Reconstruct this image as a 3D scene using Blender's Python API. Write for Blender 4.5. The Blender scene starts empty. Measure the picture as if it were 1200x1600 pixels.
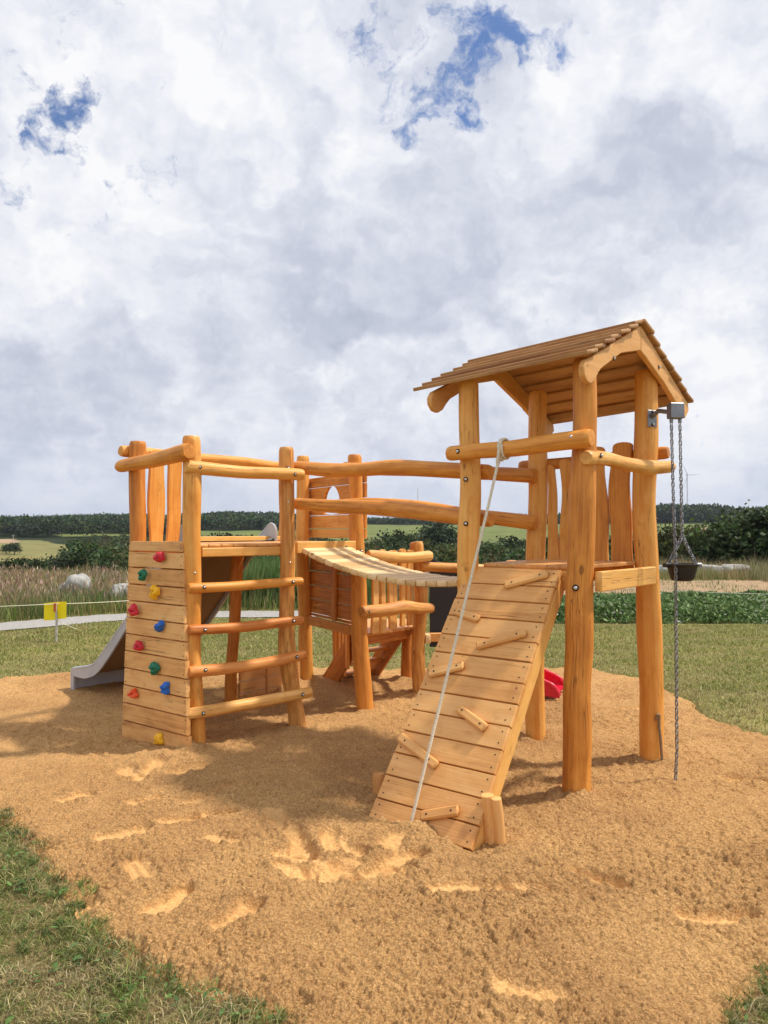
import bpy, math
import numpy as np
from mathutils import Vector
scene = bpy.context.scene
COL = scene.collection
R = math.radians

# ---------------------------------------------------------------- camera
cam_d = bpy.data.cameras.new("camera"); cam = bpy.data.objects.new("camera", cam_d); COL.objects.link(cam)
cam_d.sensor_fit = 'VERTICAL'; cam_d.sensor_height = 24.0; cam_d.lens = 1203 / 1600 * 24
cam_d.clip_start = 0.05; cam_d.clip_end = 20000
cam.location = (0, 0, 1.6); cam.rotation_euler = (R(90 + 1.38), 0, 0)
scene.camera = cam

# ---------------------------------------------------------------- node helper
class NT:
    def __init__(s, tree): s.t = tree; s.N = tree.nodes; s.L = tree.links
    def put(s, sock, v):
        if isinstance(v, bpy.types.NodeSocket): s.L.new(v, sock)
        elif v is not None:
            if hasattr(sock.default_value, '__len__') and isinstance(v, (int, float)): v = [v] * len(sock.default_value)
            if hasattr(sock.default_value, '__len__') and len(sock.default_value) == 4 and len(v) == 3: v = (*v, 1)
            sock.default_value = v
    def n(s, typ, ins=None, **props):
        nd = s.N.new(typ)
        for k, v in props.items(): setattr(nd, k, v)
        for k, v in (ins or {}).items(): s.put(nd.inputs[k], v)
        return nd
    def m(s, op, a, b=None, c=None, clamp=False):
        nd = s.N.new('ShaderNodeMath'); nd.operation = op; nd.use_clamp = clamp
        for i, v in enumerate((a, b, c)):
            if v is not None: s.put(nd.inputs[i], v)
        return nd.outputs[0]
    def v(s, op, a, b=None):
        nd = s.N.new('ShaderNodeVectorMath'); nd.operation = op
        s.put(nd.inputs[0], a)
        if b is not None: s.put(nd.inputs['Scale'] if op == 'SCALE' else nd.inputs[1], b)
        return nd.outputs['Value'] if op in ('DOT_PRODUCT', 'LENGTH', 'DISTANCE') else nd.outputs[0]
    def noise(s, vec, scale, detail=3, rough=.5, dist=0):
        return s.n('ShaderNodeTexNoise', {'Vector': vec, 'Scale': scale, 'Detail': detail, 'Roughness': rough, 'Distortion': dist}).outputs[0]
    def ramp(s, fac, stops, interp='LINEAR'):
        nd = s.N.new('ShaderNodeValToRGB'); s.put(nd.inputs[0], fac); cr = nd.color_ramp; cr.interpolation = interp
        while len(cr.elements) < len(stops): cr.elements.new(.5)
        for e, (p, c) in zip(cr.elements, stops):
            e.position = p; e.color = (*c, 1) if not isinstance(c, (int, float)) else (c, c, c, 1)
        return nd.outputs[0]
    def mr(s, v, a, b, c=0., d=1., smooth=False):
        nd = s.N.new('ShaderNodeMapRange'); nd.interpolation_type = 'SMOOTHSTEP' if smooth else 'LINEAR'
        for i, x in enumerate((v, a, b, c, d)): s.put(nd.inputs[i], x)
        return nd.outputs[0]
    def mix(s, f, a, b, mode='MIX'):
        nd = s.N.new('ShaderNodeMix'); nd.data_type = 'RGBA'; nd.blend_type = mode
        s.put(nd.inputs[0], f); s.put(nd.inputs[6], a); s.put(nd.inputs[7], b)
        return nd.outputs[2]

# ---------------------------------------------------------------- world: sky with broken cloud
SUN_EL, SUN_AZ = R(57), math.atan2(0.985, 0.17)          # azimuth from +Y towards +X
world = bpy.data.worlds.new("World"); scene.world = world; world.use_nodes = True
w = NT(world.node_tree)
bg = w.N['Background']; bg.inputs['Strength'].default_value = 0.1
sky = w.n('ShaderNodeTexSky', sky_type='NISHITA', sun_disc=False, sun_elevation=SUN_EL, sun_rotation=SUN_AZ)
tc = w.n('ShaderNodeTexCoord').outputs['Generated']
dirn = w.v('NORMALIZE', tc)
def skydir(az, el): return (math.sin(R(az)) * math.cos(R(el)), math.cos(R(az)) * math.cos(R(el)), math.sin(R(el)))
def px_azel(px, py):                                       # clouds are listed by where they hang: azimuth, elevation
    a = math.atan((px - 600) / 1203); e = math.atan((829 - py) / 1203 * math.cos(a)); return math.degrees(a), math.degrees(e)
wn = w.n('ShaderNodeTexNoise', {'Vector': dirn, 'Scale': 7.0, 'Detail': 4.0, 'Roughness': .55}).outputs['Color']
wn2 = w.n('ShaderNodeTexNoise', {'Vector': dirn, 'Scale': 24.0, 'Detail': 4.0, 'Roughness': .6}).outputs['Color']
wd = w.v('ADD', w.v('SCALE', w.v('SUBTRACT', wn, (.5, .5, .5)), .22), w.v('SCALE', w.v('SUBTRACT', wn2, (.5, .5, .5)), .075))
dw = w.v('NORMALIZE', w.v('ADD', dirn, wd))
def blobs(lst):
    acc = 0.0
    for px, py, rad, wt in lst:
        az, el = px_azel(px, py); rr = rad / 1203 * math.cos(R(az)) * math.cos(R(el))
        d = w.v('DOT_PRODUCT', dw, skydir(az, el))
        acc = w.m('MULTIPLY_ADD', w.mr(d, math.cos(rr * 1.7), 1.0, smooth=True), wt, acc)
    return acc
bright = blobs([(300, 60, 130, .22), (150, 240, 110, .16), (480, 160, 120, .14), (560, 270, 60, .20), (960, 60, 90, .20), (1150, 40, 90, .22), (420, 55, 40, -.12),
                (900, 140, 60, .20), (800, 260, 70, .10), (60, 20, 80, .12), (60, 330, 110, .10), (300, 380, 110, .10), (540, 395, 60, .22), (240, 520, 80, .16), (520, 250, 40, .12),
                (1130, 560, 110, .20), (1090, 660, 90, .18), (430, 640, 90, .12), (600, 680, 120, .10), (1170, 380, 80, .12), (830, 400, 60, .12), (60, 430, 70, .12), (120, 735, 60, .1), (700, 520, 60, .08),
                (1080, 190, 130, -.09), (830, 335, 80, -.18), (1000, 290, 100, -.12), (490, 345, 90, -.15), (650, 480, 140, -.12), (420, 490, 100, -.12), (300, 230, 50, -.1),
                (720, 430, 80, -.10), (90, 600, 110, -.16), (300, 620, 120, -.13), (560, 590, 120, -.10), (100, 700, 110, -.08), (180, 130, 50, -.12), (640, 60, 90, -.06), (1100, 320, 60, -.10)])
holes = blobs([(80, 150, 62, .78), (108, 180, 40, .4), (30, 235, 48, .62), (185, 310, 34, .46), (652, 66, 56, .74), (765, 70, 44, .66), (735, 125, 50, .76), (818, 98, 48, .76), (688, 188, 46, .70), (672, 216, 26, .4),
               (628, 170, 40, .55), (866, 15, 44, .7), (150, 8, 40, .46), (42, 75, 40, .52), (265, 205, 30, .42), (300, 20, 36, .34), (235, 235, 34, .40), (700, 20, 40, .3), (590, 60, 36, .4)])
sx = w.n('ShaderNodeSeparateXYZ', {0: dirn})
dz = w.m('MAXIMUM', w.m('ADD', sx.outputs[2], .16), .06)
plane = w.n('ShaderNodeCombineXYZ', {0: w.m('DIVIDE', sx.outputs[0], dz), 1: w.m('DIVIDE', sx.outputs[1], dz), 2: 0.3}).outputs[0]
f1 = w.noise(plane, 1.9, 4, .56, 0)
wpd = w.v('ADD', dirn, w.v('ADD', w.v('SCALE', w.v('SUBTRACT', wn, (.5, .5, .5)), .14), w.v('SCALE', w.v('SUBTRACT', wn2, (.5, .5, .5)), .07)))
def puff(sh):
    q = w.v('ADD', w.v('MULTIPLY', wpd, (1, 1, 1.35)), sh)
    return w.m('SUBTRACT', w.m('MULTIPLY', w.noise(q, 7.0, 6, .58, 0), 1.0), w.m('MULTIPLY', w.n('ShaderNodeTexVoronoi', {'Vector': q, 'Scale': 5.5, 'Detail': 2.0, 'Roughness': .55}, feature='F1').outputs['Distance'], .36))
relief = w.m('SUBTRACT', puff((0, 0, 0)), puff((.016, -.004, .030)))       # lit tops, grey bellies
f2 = w.noise(plane, 5.2, 4, .6, 0)
f3 = w.noise(dirn, 7.0, 6, .60, 0)
val = w.m('ADD', w.m('ADD', w.m('ADD', bright, .60), w.m('MULTIPLY', relief, 1.2)), w.m('MULTIPLY', w.m('SUBTRACT', f1, .5), .45))
val = w.m('ADD', val, w.m('MULTIPLY', w.m('SUBTRACT', f2, .5), .32))
val = w.m('ADD', val, w.m('MULTIPLY', w.m('SUBTRACT', f3, .5), .58))
cloud = w.ramp(val, [(0.0, (.48, .525, .63)), (.28, (.57, .61, .715)), (.50, (.68, .715, .81)), (.72, (.82, .84, .91)), (1.0, (.97, .97, .985))])
hz = w.mr(sx.outputs[2], 0.0, .16, smooth=True)
cloud = w.mix(w.m('MULTIPLY', w.m('SUBTRACT', 1.0, hz), .55), cloud, (.62, .69, .83))
hole = w.mr(w.m('ADD', holes, w.m('MULTIPLY', w.m('SUBTRACT', w.noise(wpd, 20, 6, .62, 0), .5), 4.4)), .66, 1.85, smooth=True)
blue = w.v('MULTIPLY', sky.outputs[0], (.55, .80, 1.15))
back = w.mr(sx.outputs[1], .15, -.55, 0, 1, True)               # unseen sky behind the camera brightened, added as fill light
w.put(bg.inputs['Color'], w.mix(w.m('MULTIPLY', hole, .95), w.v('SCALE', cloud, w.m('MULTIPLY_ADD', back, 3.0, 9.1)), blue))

# ---------------------------------------------------------------- sun
sd = bpy.data.lights.new("sun", 'SUN'); sun = bpy.data.objects.new("sun", sd); COL.objects.link(sun)
sd.energy = 4.1; sd.angle = R(3.5); sd.color = (1.0, .93, .82)
sdir = Vector((math.sin(SUN_AZ) * math.cos(SUN_EL), math.cos(SUN_AZ) * math.cos(SUN_EL), math.sin(SUN_EL)))
sun.rotation_euler = sdir.to_track_quat('Z', 'Y').to_euler(); sun.location = sdir * 60

scene.view_settings.view_transform = 'Standard'; scene.view_settings.look = 'None'
scene.view_settings.exposure = 0.14; scene.view_settings.gamma = 1.0; scene.view_settings.use_curve_mapping = False
scene.render.engine = 'CYCLES'
scene.cycles.use_denoising = True
scene.cycles.max_bounces = 6; scene.cycles.diffuse_bounces = 4; scene.cycles.transparent_max_bounces = 8

# ---------------------------------------------------------------- numpy noise
_p = np.random.default_rng(7).permutation(256); _p = np.concatenate([_p, _p, _p])
_ga = np.random.default_rng(8).uniform(0, 2 * np.pi, 256); _gx, _gy = np.cos(_ga), np.sin(_ga)
def perlin(x, y):
    xi = np.floor(x).astype(int); yi = np.floor(y).astype(int); xf = x - xi; yf = y - yi; xi &= 255; yi &= 255
    u = xf ** 3 * (xf * (xf * 6 - 15) + 10); v = yf ** 3 * (yf * (yf * 6 - 15) + 10)
    def g(ix, iy, fx, fy):
        h = _p[_p[ix] + iy]; return _gx[h] * fx + _gy[h] * fy
    a = g(xi, yi, xf, yf); b = g(xi + 1, yi, xf - 1, yf); c = g(xi, yi + 1, xf, yf - 1); d = g(xi + 1, yi + 1, xf - 1, yf - 1)
    return ((a + u * (b - a)) + v * ((c + u * (d - c)) - (a + u * (b - a)))) * 1.5
def fbm(x, y, o=4, r=.5):
    s = 0; a = 1; t = 0
    for i in range(o): s = s + a * perlin(x + 17.3 * i, y - 9.1 * i); t += a; a *= r; x = x * 2.03; y = y * 2.03
    return s / t
def smooth(x, a, b):
    t = np.clip((x - a) / (b - a), 0, 1); return t * t * (3 - 2 * t)
def poly_sd(px, py, poly):                                  # signed distance, positive inside
    P = np.array(poly, float); Q = np.roll(P, -1, 0); best = np.full(px.shape, 1e9); ins = np.zeros(px.shape, bool)
    for (ax, ay), (bx, by) in zip(P, Q):
        ex, ey = bx - ax, by - ay
        t = np.clip(((px - ax) * ex + (py - ay) * ey) / (ex * ex + ey * ey), 0, 1)
        best = np.minimum(best, np.hypot(px - ax - t * ex, py - ay - t * ey))
        c = (ay > py) != (by > py)
        with np.errstate(divide='ignore', invalid='ignore'):
            ins ^= c & (px < (bx - ax) * (py - ay) / (by - ay if by != ay else 1e-9) + ax)
    return np.where(ins, best, -best)

# ---------------------------------------------------------------- object helpers
def mesh_np(name, V, faces, mat=None, parent=None, smooth_=False, col=None, midx=None, sharp=None):
    """faces: list of (n,k) int arrays"""
    me = bpy.data.meshes.new(name); V = np.asarray(V, np.float32)
    me.vertices.add(len(V)); me.vertices.foreach_set('co', V.ravel())
    loops = np.concatenate([f.ravel() for f in faces]).astype(np.int32)
    tot = np.concatenate([np.full(len(f), f.shape[1], np.int32) for f in faces])
    start = np.concatenate([[0], np.cumsum(tot)[:-1]]).astype(np.int32)
    me.loops.add(len(loops)); me.loops.foreach_set('vertex_index', loops)
    me.polygons.add(len(tot)); me.polygons.foreach_set('loop_start', start); me.polygons.foreach_set('loop_total', tot)
    if smooth_: me.polygons.foreach_set('use_smooth', np.ones(len(tot), bool))
    if midx is not None: me.polygons.foreach_set('material_index', np.asarray(midx, np.int32))
    if col is not None:
        at = me.attributes.new('Col', 'FLOAT_COLOR', 'POINT'); c4 = np.ones((len(V), 4), np.float32); c4[:, :3] = col
        at.data.foreach_set('color', c4.ravel())
    me.update(calc_edges=True); me.validate()
    if sharp: me.set_sharp_from_angle(angle=R(sharp))
    for mt in (mat if isinstance(mat, (list, tuple)) else [mat]):
        if mt: me.materials.append(mt)
    o = bpy.data.objects.new(name, me); COL.objects.link(o)
    if parent is not None: o.parent = parent
    return o
def tag(o, label=None, cat=None, group=None, kind=None):
    if label: o['label'] = label
    if cat: o['category'] = cat
    if group: o['group'] = group
    if kind: o['kind'] = kind
    return o
BASE = {}
def thing(name, label, cat, loc, group=None):
    o = bpy.data.objects.new(name, None); COL.objects.link(o); o.location = loc; o.empty_display_size = .2
    BASE[o.name] = np.array(loc, float); return tag(o, label, cat, group)
def base_of(o):
    while o is not None:
        if o.name in BASE: return BASE[o.name]
        o = o.parent
    return np.zeros(3)
def copy_thing(root, loc, rz=0., sc=(1, 1, 1)):
    r = root.copy(); COL.objects.link(r); r.location = loc; r.rotation_euler = (0, 0, rz); r.scale = sc
    for ch in list(root.children):
        c = ch.copy(); COL.objects.link(c); c.parent = r
        for g in ch.children:
            d = g.copy(); COL.objects.link(d); d.parent = c
    return r
A = lambda *v: np.array(v, float)
def unit(v): v = np.asarray(v, float); return v / np.linalg.norm(v)

# ---------------------------------------------------------------- materials
def newmat(name):
    m = bpy.data.materials.new(name); m.use_nodes = True; t = NT(m.node_tree)
    return m, t, t.N['Principled BSDF']
def wood_mat(name, light, mid, dark, streak=1.0, rough=.5, mottled=.5, spec=.35):
    m, t, p = newmat(name)
    g = t.n('ShaderNodeAttribute', attribute_name='gco').outputs['Vector']
    tint = t.n('ShaderNodeAttribute', attribute_name='tint').outputs['Fac']
    s = t.n('ShaderNodeSeparateXYZ', {0: g}); x, y, z = s.outputs
    def vec(a, b): return t.n('ShaderNodeCombineXYZ', {0: t.m('MULTIPLY', x, a), 1: t.m('MULTIPLY', y, a), 2: t.m('MULTIPLY', z, b)}).outputs[0]
    warp = t.noise(vec(7, 1.6), 1, 3, .5)
    r = t.m('ADD', t.m('SQRT', t.m('ADD', t.m('MULTIPLY', x, x), t.m('MULTIPLY', y, y))), t.m('MULTIPLY', warp, .035))
    ring = t.m('SINE', t.m('MULTIPLY', r, 560.0))
    ring = t.m('MULTIPLY_ADD', ring, .5, .5)
    st = t.noise(vec(85, 3.0), 1, 4, .6, .3)
    st2 = t.noise(vec(26, 1.1), 1, 3, .55, .6)
    blotch = t.noise(vec(7, 3.2), 1, 4, .6, .8)
    f = t.m('MULTIPLY', t.m('SUBTRACT', st, .5), .65 * streak)
    f = t.m('ADD', f, t.m('MULTIPLY', t.m('SUBTRACT', st2, .5), .75 * streak))
    f = t.m('ADD', f, t.m('MULTIPLY', t.m('SUBTRACT', blotch, .5), 1.3 * mottled))
    f = t.m('ADD', f, t.m('MULTIPLY', t.m('SUBTRACT', ring, .5), .13 * streak))
    f = t.m('ADD', t.m('ADD', f, .5), t.m('MULTIPLY', t.m('SUBTRACT', tint, .5), .75))
    c = t.ramp(f, [(.18, light), (.5, mid), (.85, dark)])
    c = t.mix(t.mr(t.noise(vec(16, 9), 1, 3, .6), .58, .74, 0, .45), c, dark)
    # knots
    vo = t.n('ShaderNodeTexVoronoi', {'Vector': vec(5.5, 2.6), 'Scale': 1.0, 'Randomness': 1.0}, feature='F1')
    kn = t.mr(t.m('ADD', vo.outputs['Distance'], t.m('MULTIPLY', t.m('SUBTRACT', st2, .5), .12)), .06, .115, 1, 0, True)
    pick = t.m('GREATER_THAN', t.n('ShaderNodeSeparateColor', {0: vo.outputs['Color']}).outputs[0], .72)
    c = t.mix(t.m('MULTIPLY', t.m('MULTIPLY', kn, pick), .7), c, tuple(v * .38 for v in dark))
    # drying cracks
    ck = t.noise(vec(34, .9), 1, 2, .5, .2)
    ck = t.mr(t.m('ABSOLUTE', t.m('SUBTRACT', ck, .5)), .0, .012, 1, 0)
    ckm = t.mr(t.noise(vec(5, 1.3), 1, 2), .53, .62, 0, 1)
    crack = t.m('MULTIPLY', ck, ckm)
    c = t.mix(t.m('MULTIPLY', crack, .75), c, tuple(v * .3 for v in dark))
    t.put(p.inputs['Base Color'], c)
    t.put(p.inputs['Roughness'], t.m('MULTIPLY_ADD', st, .25, rough - .12)); p.inputs['Specular IOR Level'].default_value = spec
    h = t.m('ADD', t.m('MULTIPLY', st, .6), t.m('ADD', t.m('MULTIPLY', st2, .8), t.m('MULTIPLY', crack, -1.6)))
    b = t.n('ShaderNodeBump', {'Strength': .55, 'Distance': .004, 'Height': h}); t.L.new(b.outputs[0], p.inputs['Normal'])
    return m
W_LOG = wood_mat('robinia_log', (.82, .44, .115), (.70, .288, .050), (.42, .135, .019), streak=.7, mottled=.42)
W_RED = wood_mat('reddish_log', (.72, .31, .085), (.61, .21, .045), (.36, .095, .018))
W_YEL = wood_mat('yellow_log', (.84, .53, .20), (.74, .38, .10), (.46, .18, .038))
W_BRD = wood_mat('larch_board', (.76, .42, .15), (.66, .325, .10), (.46, .19, .05), streak=.65, mottled=.5)
W_WALL = wood_mat('climbing_wall_board', (.77, .45, .17), (.68, .35, .115), (.42, .185, .05), streak=.65, mottled=.7)
W_PALE = wood_mat('bleached_slat', (.82, .62, .34), (.74, .52, .25), (.52, .32, .13), streak=.8, mottled=.4)
W_BEAM = wood_mat('pale_beam', (.78, .44, .13), (.70, .35, .085), (.50, .21, .045), streak=.7, mottled=.4)
W_ROOF = wood_mat('roof_board', (.50, .275, .12), (.40, .205, .08), (.24, .10, .035), streak=1.0, mottled=.6)

def simple(name, col, rough=.5, metal=0., bump=0, bscale=60, var=.0, spec=.5):
    m, t, p = newmat(name)
    p.inputs['Roughness'].default_value = rough; p.inputs['Metallic'].default_value = metal; p.inputs['Specular IOR Level'].default_value = spec
    tcn = t.n('ShaderNodeTexCoord').outputs['Object']
    n1 = t.noise(tcn, bscale * .25, 5, .6)
    t.put(p.inputs['Base Color'], t.mix(t.mr(n1, .3, .7), tuple(c * (1 - var) for c in col), tuple(min(1, c * (1 + var)) for c in col)))
    t.put(p.inputs['Roughness'], t.mr(n1, .2, .8, max(0, rough - .1), min(1, rough + .1)))
    if bump:
        b = t.n('ShaderNodeBump', {'Strength': bump, 'Distance': .004, 'Height': t.noise(tcn, bscale, 4, .6)}); t.L.new(b.outputs[0], p.inputs['Normal'])
    return m
M_STEEL = simple('galvanised_steel', (.24, .245, .26), .42, .85, .15, 40, .25)
M_BOLT = simple('bolt_steel', (.62, .62, .62), .28, .95, 0, 40, .1)
M_DARK = simple('dark_screw_hole_shade', (.02, .012, .008), .9)  # near-black for screw heads and for the shade inside bolt holes
M_SLIDE = simple('grey_fibreglass', (.42, .42, .435), .42, 0, .05, 30, .10)
M_SLIDEU = simple('slide_underside_sand_reflection', (.20, .12, .055), .7, 0, .2, 20, .12)  # brown of sand reflected into the shaded underside, put in as colour
M_RED = simple('red_plastic', (.62, .012, .035), .3, 0, .03, 30, .08)
M_RUBBER = simple('black_rubber', (.008, .008, .009), .6, 0, .1, 60, .2)
M_CHAR = simple('charcoal_board', (.020, .024, .032), .6, 0, .1, 60, .15)
M_YELLOW = simple('yellow_sheet', (.92, .73, .0), .5, 0, .03, 30, .04)
M_STAKE = simple('grey_stake', (.45, .42, .37), .8, 0, .3, 60, .2)
M_TAPE = simple('cream_cord', (.72, .68, .52), .7)
M_STONE = simple('pale_stone', (.33, .325, .30), .9, 0, 1.0, 24, .3)
M_WHITE = simple('white_paint', (.72, .73, .75), .5, 0, 0, 20, .04)
M_ROPE = simple('hemp_rope', (.66, .58, .44), .85, 0, .5, 300, .18)
HOLD = {k: simple(k + '_resin', c, .5, 0, .35, 90, .12) for k, c in dict(red=(.58, .018, .035), green=(.005, .16, .085), yellow=(.85, .46, .01), blue=(.012, .12, .48), orange=(.78, .085, .015)).items()}

def leaf_mat(name, trans=.25, rough=.6):
    m, t, p = newmat(name)
    c = t.n('ShaderNodeAttribute', attribute_name='Col').outputs['Color']
    t.put(p.inputs['Base Color'], c); p.inputs['Roughness'].default_value = rough; p.inputs['Specular IOR Level'].default_value = .25
    tr = t.n('ShaderNodeBsdfTranslucent', {'Color': c}); mx = t.n('ShaderNodeMixShader', {0: trans, 1: p.outputs[0], 2: tr.outputs[0]})
    t.L.new(mx.outputs[0], t.N['Material Output'].inputs[0]); return m
M_LEAF = leaf_mat('leaf'); M_GRASS = leaf_mat('grass_blade', .3, .55)
M_BARK = simple('bark', (.09, .065, .045), .9, 0, .8, 30, .3)

# ---------------------------------------------------------------- wood builder
RNG = np.random.default_rng(11)
class Wood:
    def __init__(s, base): s.b = np.asarray(base, float); s.V = []; s.F = []; s.G = []; s.T = []; s.MI = []; s.k = 0
    def _add(s, V, F, G, tint, mi=0):
        s.V.append(np.asarray(V)); s.G.append(np.asarray(G)); s.T.append(np.full(len(V), tint))
        for f in F: s.F.append([i + s.k for i in f]); s.MI.append(mi)
        s.k += len(V)
    def log(s, pts, rads, wob=.045, crook=.006, seg=20, tint=None, step=.05, ends=(True, True), cham=.16, flat=1.0):
        P = np.array([p[:3] for p in pts], float); n = len(P); rads = np.broadcast_to(np.asarray(rads, float), (n,)) if np.ndim(rads) == 0 else np.asarray(rads, float)
        L = np.concatenate([[0], np.cumsum(np.linalg.norm(np.diff(P, axis=0), axis=1))]); tot = L[-1]
        if len(rads) != n: rads = np.interp(L, np.linspace(0, tot, len(rads)), rads)
        ns = max(4, int(tot / step)); S = np.linspace(0, tot, ns + 1)
        r0 = min(rads); S = np.unique(np.concatenate([S[(S > .035) & (S < tot - .035)], [0, .006, .016, .034, tot - .034, tot - .016, tot - .006, tot]]))
        C = np.empty((len(S), 3))
        for k, q in enumerate(S):                             # Catmull-Rom through the points
            i = min(max(np.searchsorted(L, q, side='right') - 1, 0), n - 2); t = (q - L[i]) / (L[i + 1] - L[i])
            p0 = P[i - 1] if i > 0 else 2 * P[0] - P[1]; p3 = P[i + 2] if i + 2 < n else 2 * P[-1] - P[-2]; p1, p2 = P[i], P[i + 1]
            C[k] = .5 * (2 * p1 + (p2 - p0) * t + (2 * p0 - 5 * p1 + 4 * p2 - p3) * t * t + (3 * p1 - p0 - 3 * p2 + p3) * t ** 3)
        rr = np.interp(S, L, rads)
        ph = RNG.uniform(0, 6.28, 12)
        T = np.gradient(C, axis=0); T /= np.linalg.norm(T, axis=1)[:, None]
        ref = A(0, 0, 1) if abs(T[len(T) // 2][2]) < .7 else A(0, 1, 0)
        X = np.cross(ref, T); X /= np.linalg.norm(X, axis=1)[:, None]; Y = np.cross(T, X)
        cx = crook * (np.sin(S * 3.1 + ph[0]) + .6 * np.sin(S * 6.7 + ph[1])); cy = crook * (np.sin(S * 2.7 + ph[2]) + .6 * np.sin(S * 5.9 + ph[3]))
        C = C + X * cx[:, None] + Y * cy[:, None]
        th = np.arange(seg) * 2 * np.pi / seg
        f = 1 + wob * (np.sin(2 * th[None] + ph[4] + 1.3 * S[:, None]) * .7 + .5 * np.sin(3 * th[None] + ph[5] - 2.2 * S[:, None]) + .5 * np.sin(4.1 * S[:, None] + ph[6]) + .35 * np.sin(9.7 * S[:, None] + ph[7]) + .25 * np.sin(5 * th[None] + ph[8] + 3 * S[:, None]))
        e = np.ones(len(S)); d0 = np.minimum(S if ends[0] else 9, (tot - S) if ends[1] else 9)
        e = np.where(d0 < .034, 1 - cham * (1 - np.clip(d0 / .034, 0, 1)) ** 2, 1)
        rad = rr[:, None] * f * e[:, None]
        lx = rad * np.cos(th); ly = rad * np.sin(th) * flat
        V = C[:, None] + X[:, None] * lx[..., None] + Y[:, None] * ly[..., None]
        off = RNG.uniform(0, 40); po = RNG.uniform(-.012, .012, 2)
        G = np.stack([lx + po[0], ly + po[1], np.broadcast_to(S[:, None], lx.shape) + off], -1)
        m = len(S); F = []
        for i in range(m - 1):
            for j in range(seg):
                jj = (j + 1) % seg; F.append((i * seg + j, i * seg + jj, (i + 1) * seg + jj, (i + 1) * seg + j))
        V = V.reshape(-1, 3); G = G.reshape(-1, 3); nv = len(V)
        ca = C[0] - T[0] * .004; cb = C[-1] + T[-1] * .004
        V = np.vstack([V, ca, cb]); G = np.vstack([G, [po[0], po[1], off], [po[0], po[1], off + tot]])
        for j in range(seg):
            jj = (j + 1) % seg; F.append((nv, jj, j)); F.append((nv + 1, (m - 1) * seg + j, (m - 1) * seg + jj))
        s._add(V - s.b, F, G, RNG.uniform(.2, .8) if tint is None else tint)
        return s
    def plank(s, o, X, Y, Z, wd, th, ln, wave=0., bev=.006, roundtop=0., tint=None, taper=1., ns=None, bow=0.):
        """o = centre of the start face; X width, Y thickness, Z grain"""
        X, Y, Z = unit(X), unit(Y), unit(Z); o = np.asarray(o, float)
        S = np.linspace(0, ln, ns or (max(2, int(ln / .05)) if wave or bow else 2)); S = np.unique(np.concatenate([S, [bev, ln - bev], (ln - roundtop * (1 - np.sin(np.linspace(0, 1.57, 5)))) if roundtop else []]))
        ph = RNG.uniform(0, 6.28, 6); off = RNG.uniform(0, 40); py = RNG.uniform(.02, .09); pxo = RNG.uniform(-.06, .06)
        V = []; G = []
        for q in S:
            ww = wd * (1 + (taper - 1) * q / ln); sh = 0
            a = wave * (np.sin(q * 5.2 + ph[0]) + .5 * np.sin(q * 11 + ph[1])); b = wave * (np.sin(q * 4.6 + ph[2]) + .5 * np.sin(q * 12 + ph[3]))
            l, r = -ww / 2 + a, ww / 2 + b
            if roundtop and q > ln - roundtop:
                k = 1 - math.sqrt(max(0, 1 - ((q - ln + roundtop) / roundtop) ** 2)); k *= .42; l, r = l + ww * k, r - ww * k
            t2 = th / 2; ee = bev if 0 < q < ln else bev * 2; e1 = 0 if 0 < q < ln else bev
            bb = bow * math.sin(math.pi * q / ln)
            pr = [(l + ee, -t2 + e1), (r - ee, -t2 + e1), (r - e1, -t2 + ee), (r - e1, t2 - ee), (r - ee, t2 - e1), (l + ee, t2 - e1), (l + e1, t2 - ee), (l + e1, -t2 + ee)]
            for u, v in pr: V.append(o + X * u + Y * (v + bb) + Z * q); G.append((u + pxo, v + py, q + off))
        F = []; n = len(S)
        for i in range(n - 1):
            for j in range(8): jj = (j + 1) % 8; F.append((i * 8 + j, i * 8 + jj, (i + 1) * 8 + jj, (i + 1) * 8 + j))
        F.append(tuple(range(7, -1, -1))); F.append(tuple((n - 1) * 8 + j for j in range(8)))
        s._add(np.array(V) - s.b, F, np.array(G), RNG.uniform(.15, .85) if tint is None else tint); return s
    def beam(s, p0, p1, wd, th, up=(0, 0, 1), **k):
        p0, p1 = np.asarray(p0, float), np.asarray(p1, float); Z = unit(p1 - p0); X = unit(np.asarray(up, float) - Z * np.dot(up, Z)); Y = np.cross(Z, X)
        return s.plank(p0, X, Y, Z, wd, th, np.linalg.norm(p1 - p0), **k)
    def ext(s, out2, o, EX, EY, t, grain=0, bev=.005, tint=None):
        """outline extruded by t along EX x EY with a small chamfer on both faces"""
        EX, EY = unit(EX), unit(EY); N = np.cross(EX, EY); Q = np.array(out2, float); n = len(Q)
        nx = np.roll(Q, -1, 0) - Q; pv = Q - np.roll(Q, 1, 0)
        nx /= np.linalg.norm(nx, axis=1)[:, None] + 1e-9; pv /= np.linalg.norm(pv, axis=1)[:, None] + 1e-9
        tt = nx + pv; tt /= np.linalg.norm(tt, axis=1)[:, None] + 1e-9
        area = np.sum(Q[:, 0] * np.roll(Q[:, 1], -1) - np.roll(Q[:, 0], -1) * Q[:, 1]); sg = 1 if area > 0 else -1
        inn = np.stack([-tt[:, 1], tt[:, 0]], 1) * sg; Qi = Q + inn * bev
        off = RNG.uniform(0, 40); py = RNG.uniform(.02, .09); V = []; G = []
        for q2, h in ((Qi, 0), (Q, bev), (Q, t - bev), (Qi, t)):
            for a, b in q2:
                V.append(np.asarray(o) + EX * a + EY * b + N * h)
                G.append((b, h + py, a + off) if grain == 0 else (a, h + py, b + off))
        F = []
        for i in range(3):
            for j in range(n):
                jj = (j + 1) % n; f = (i * n + j, i * n + jj, (i + 1) * n + jj, (i + 1) * n + j); F.append(f if sg > 0 else f[::-1])
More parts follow.
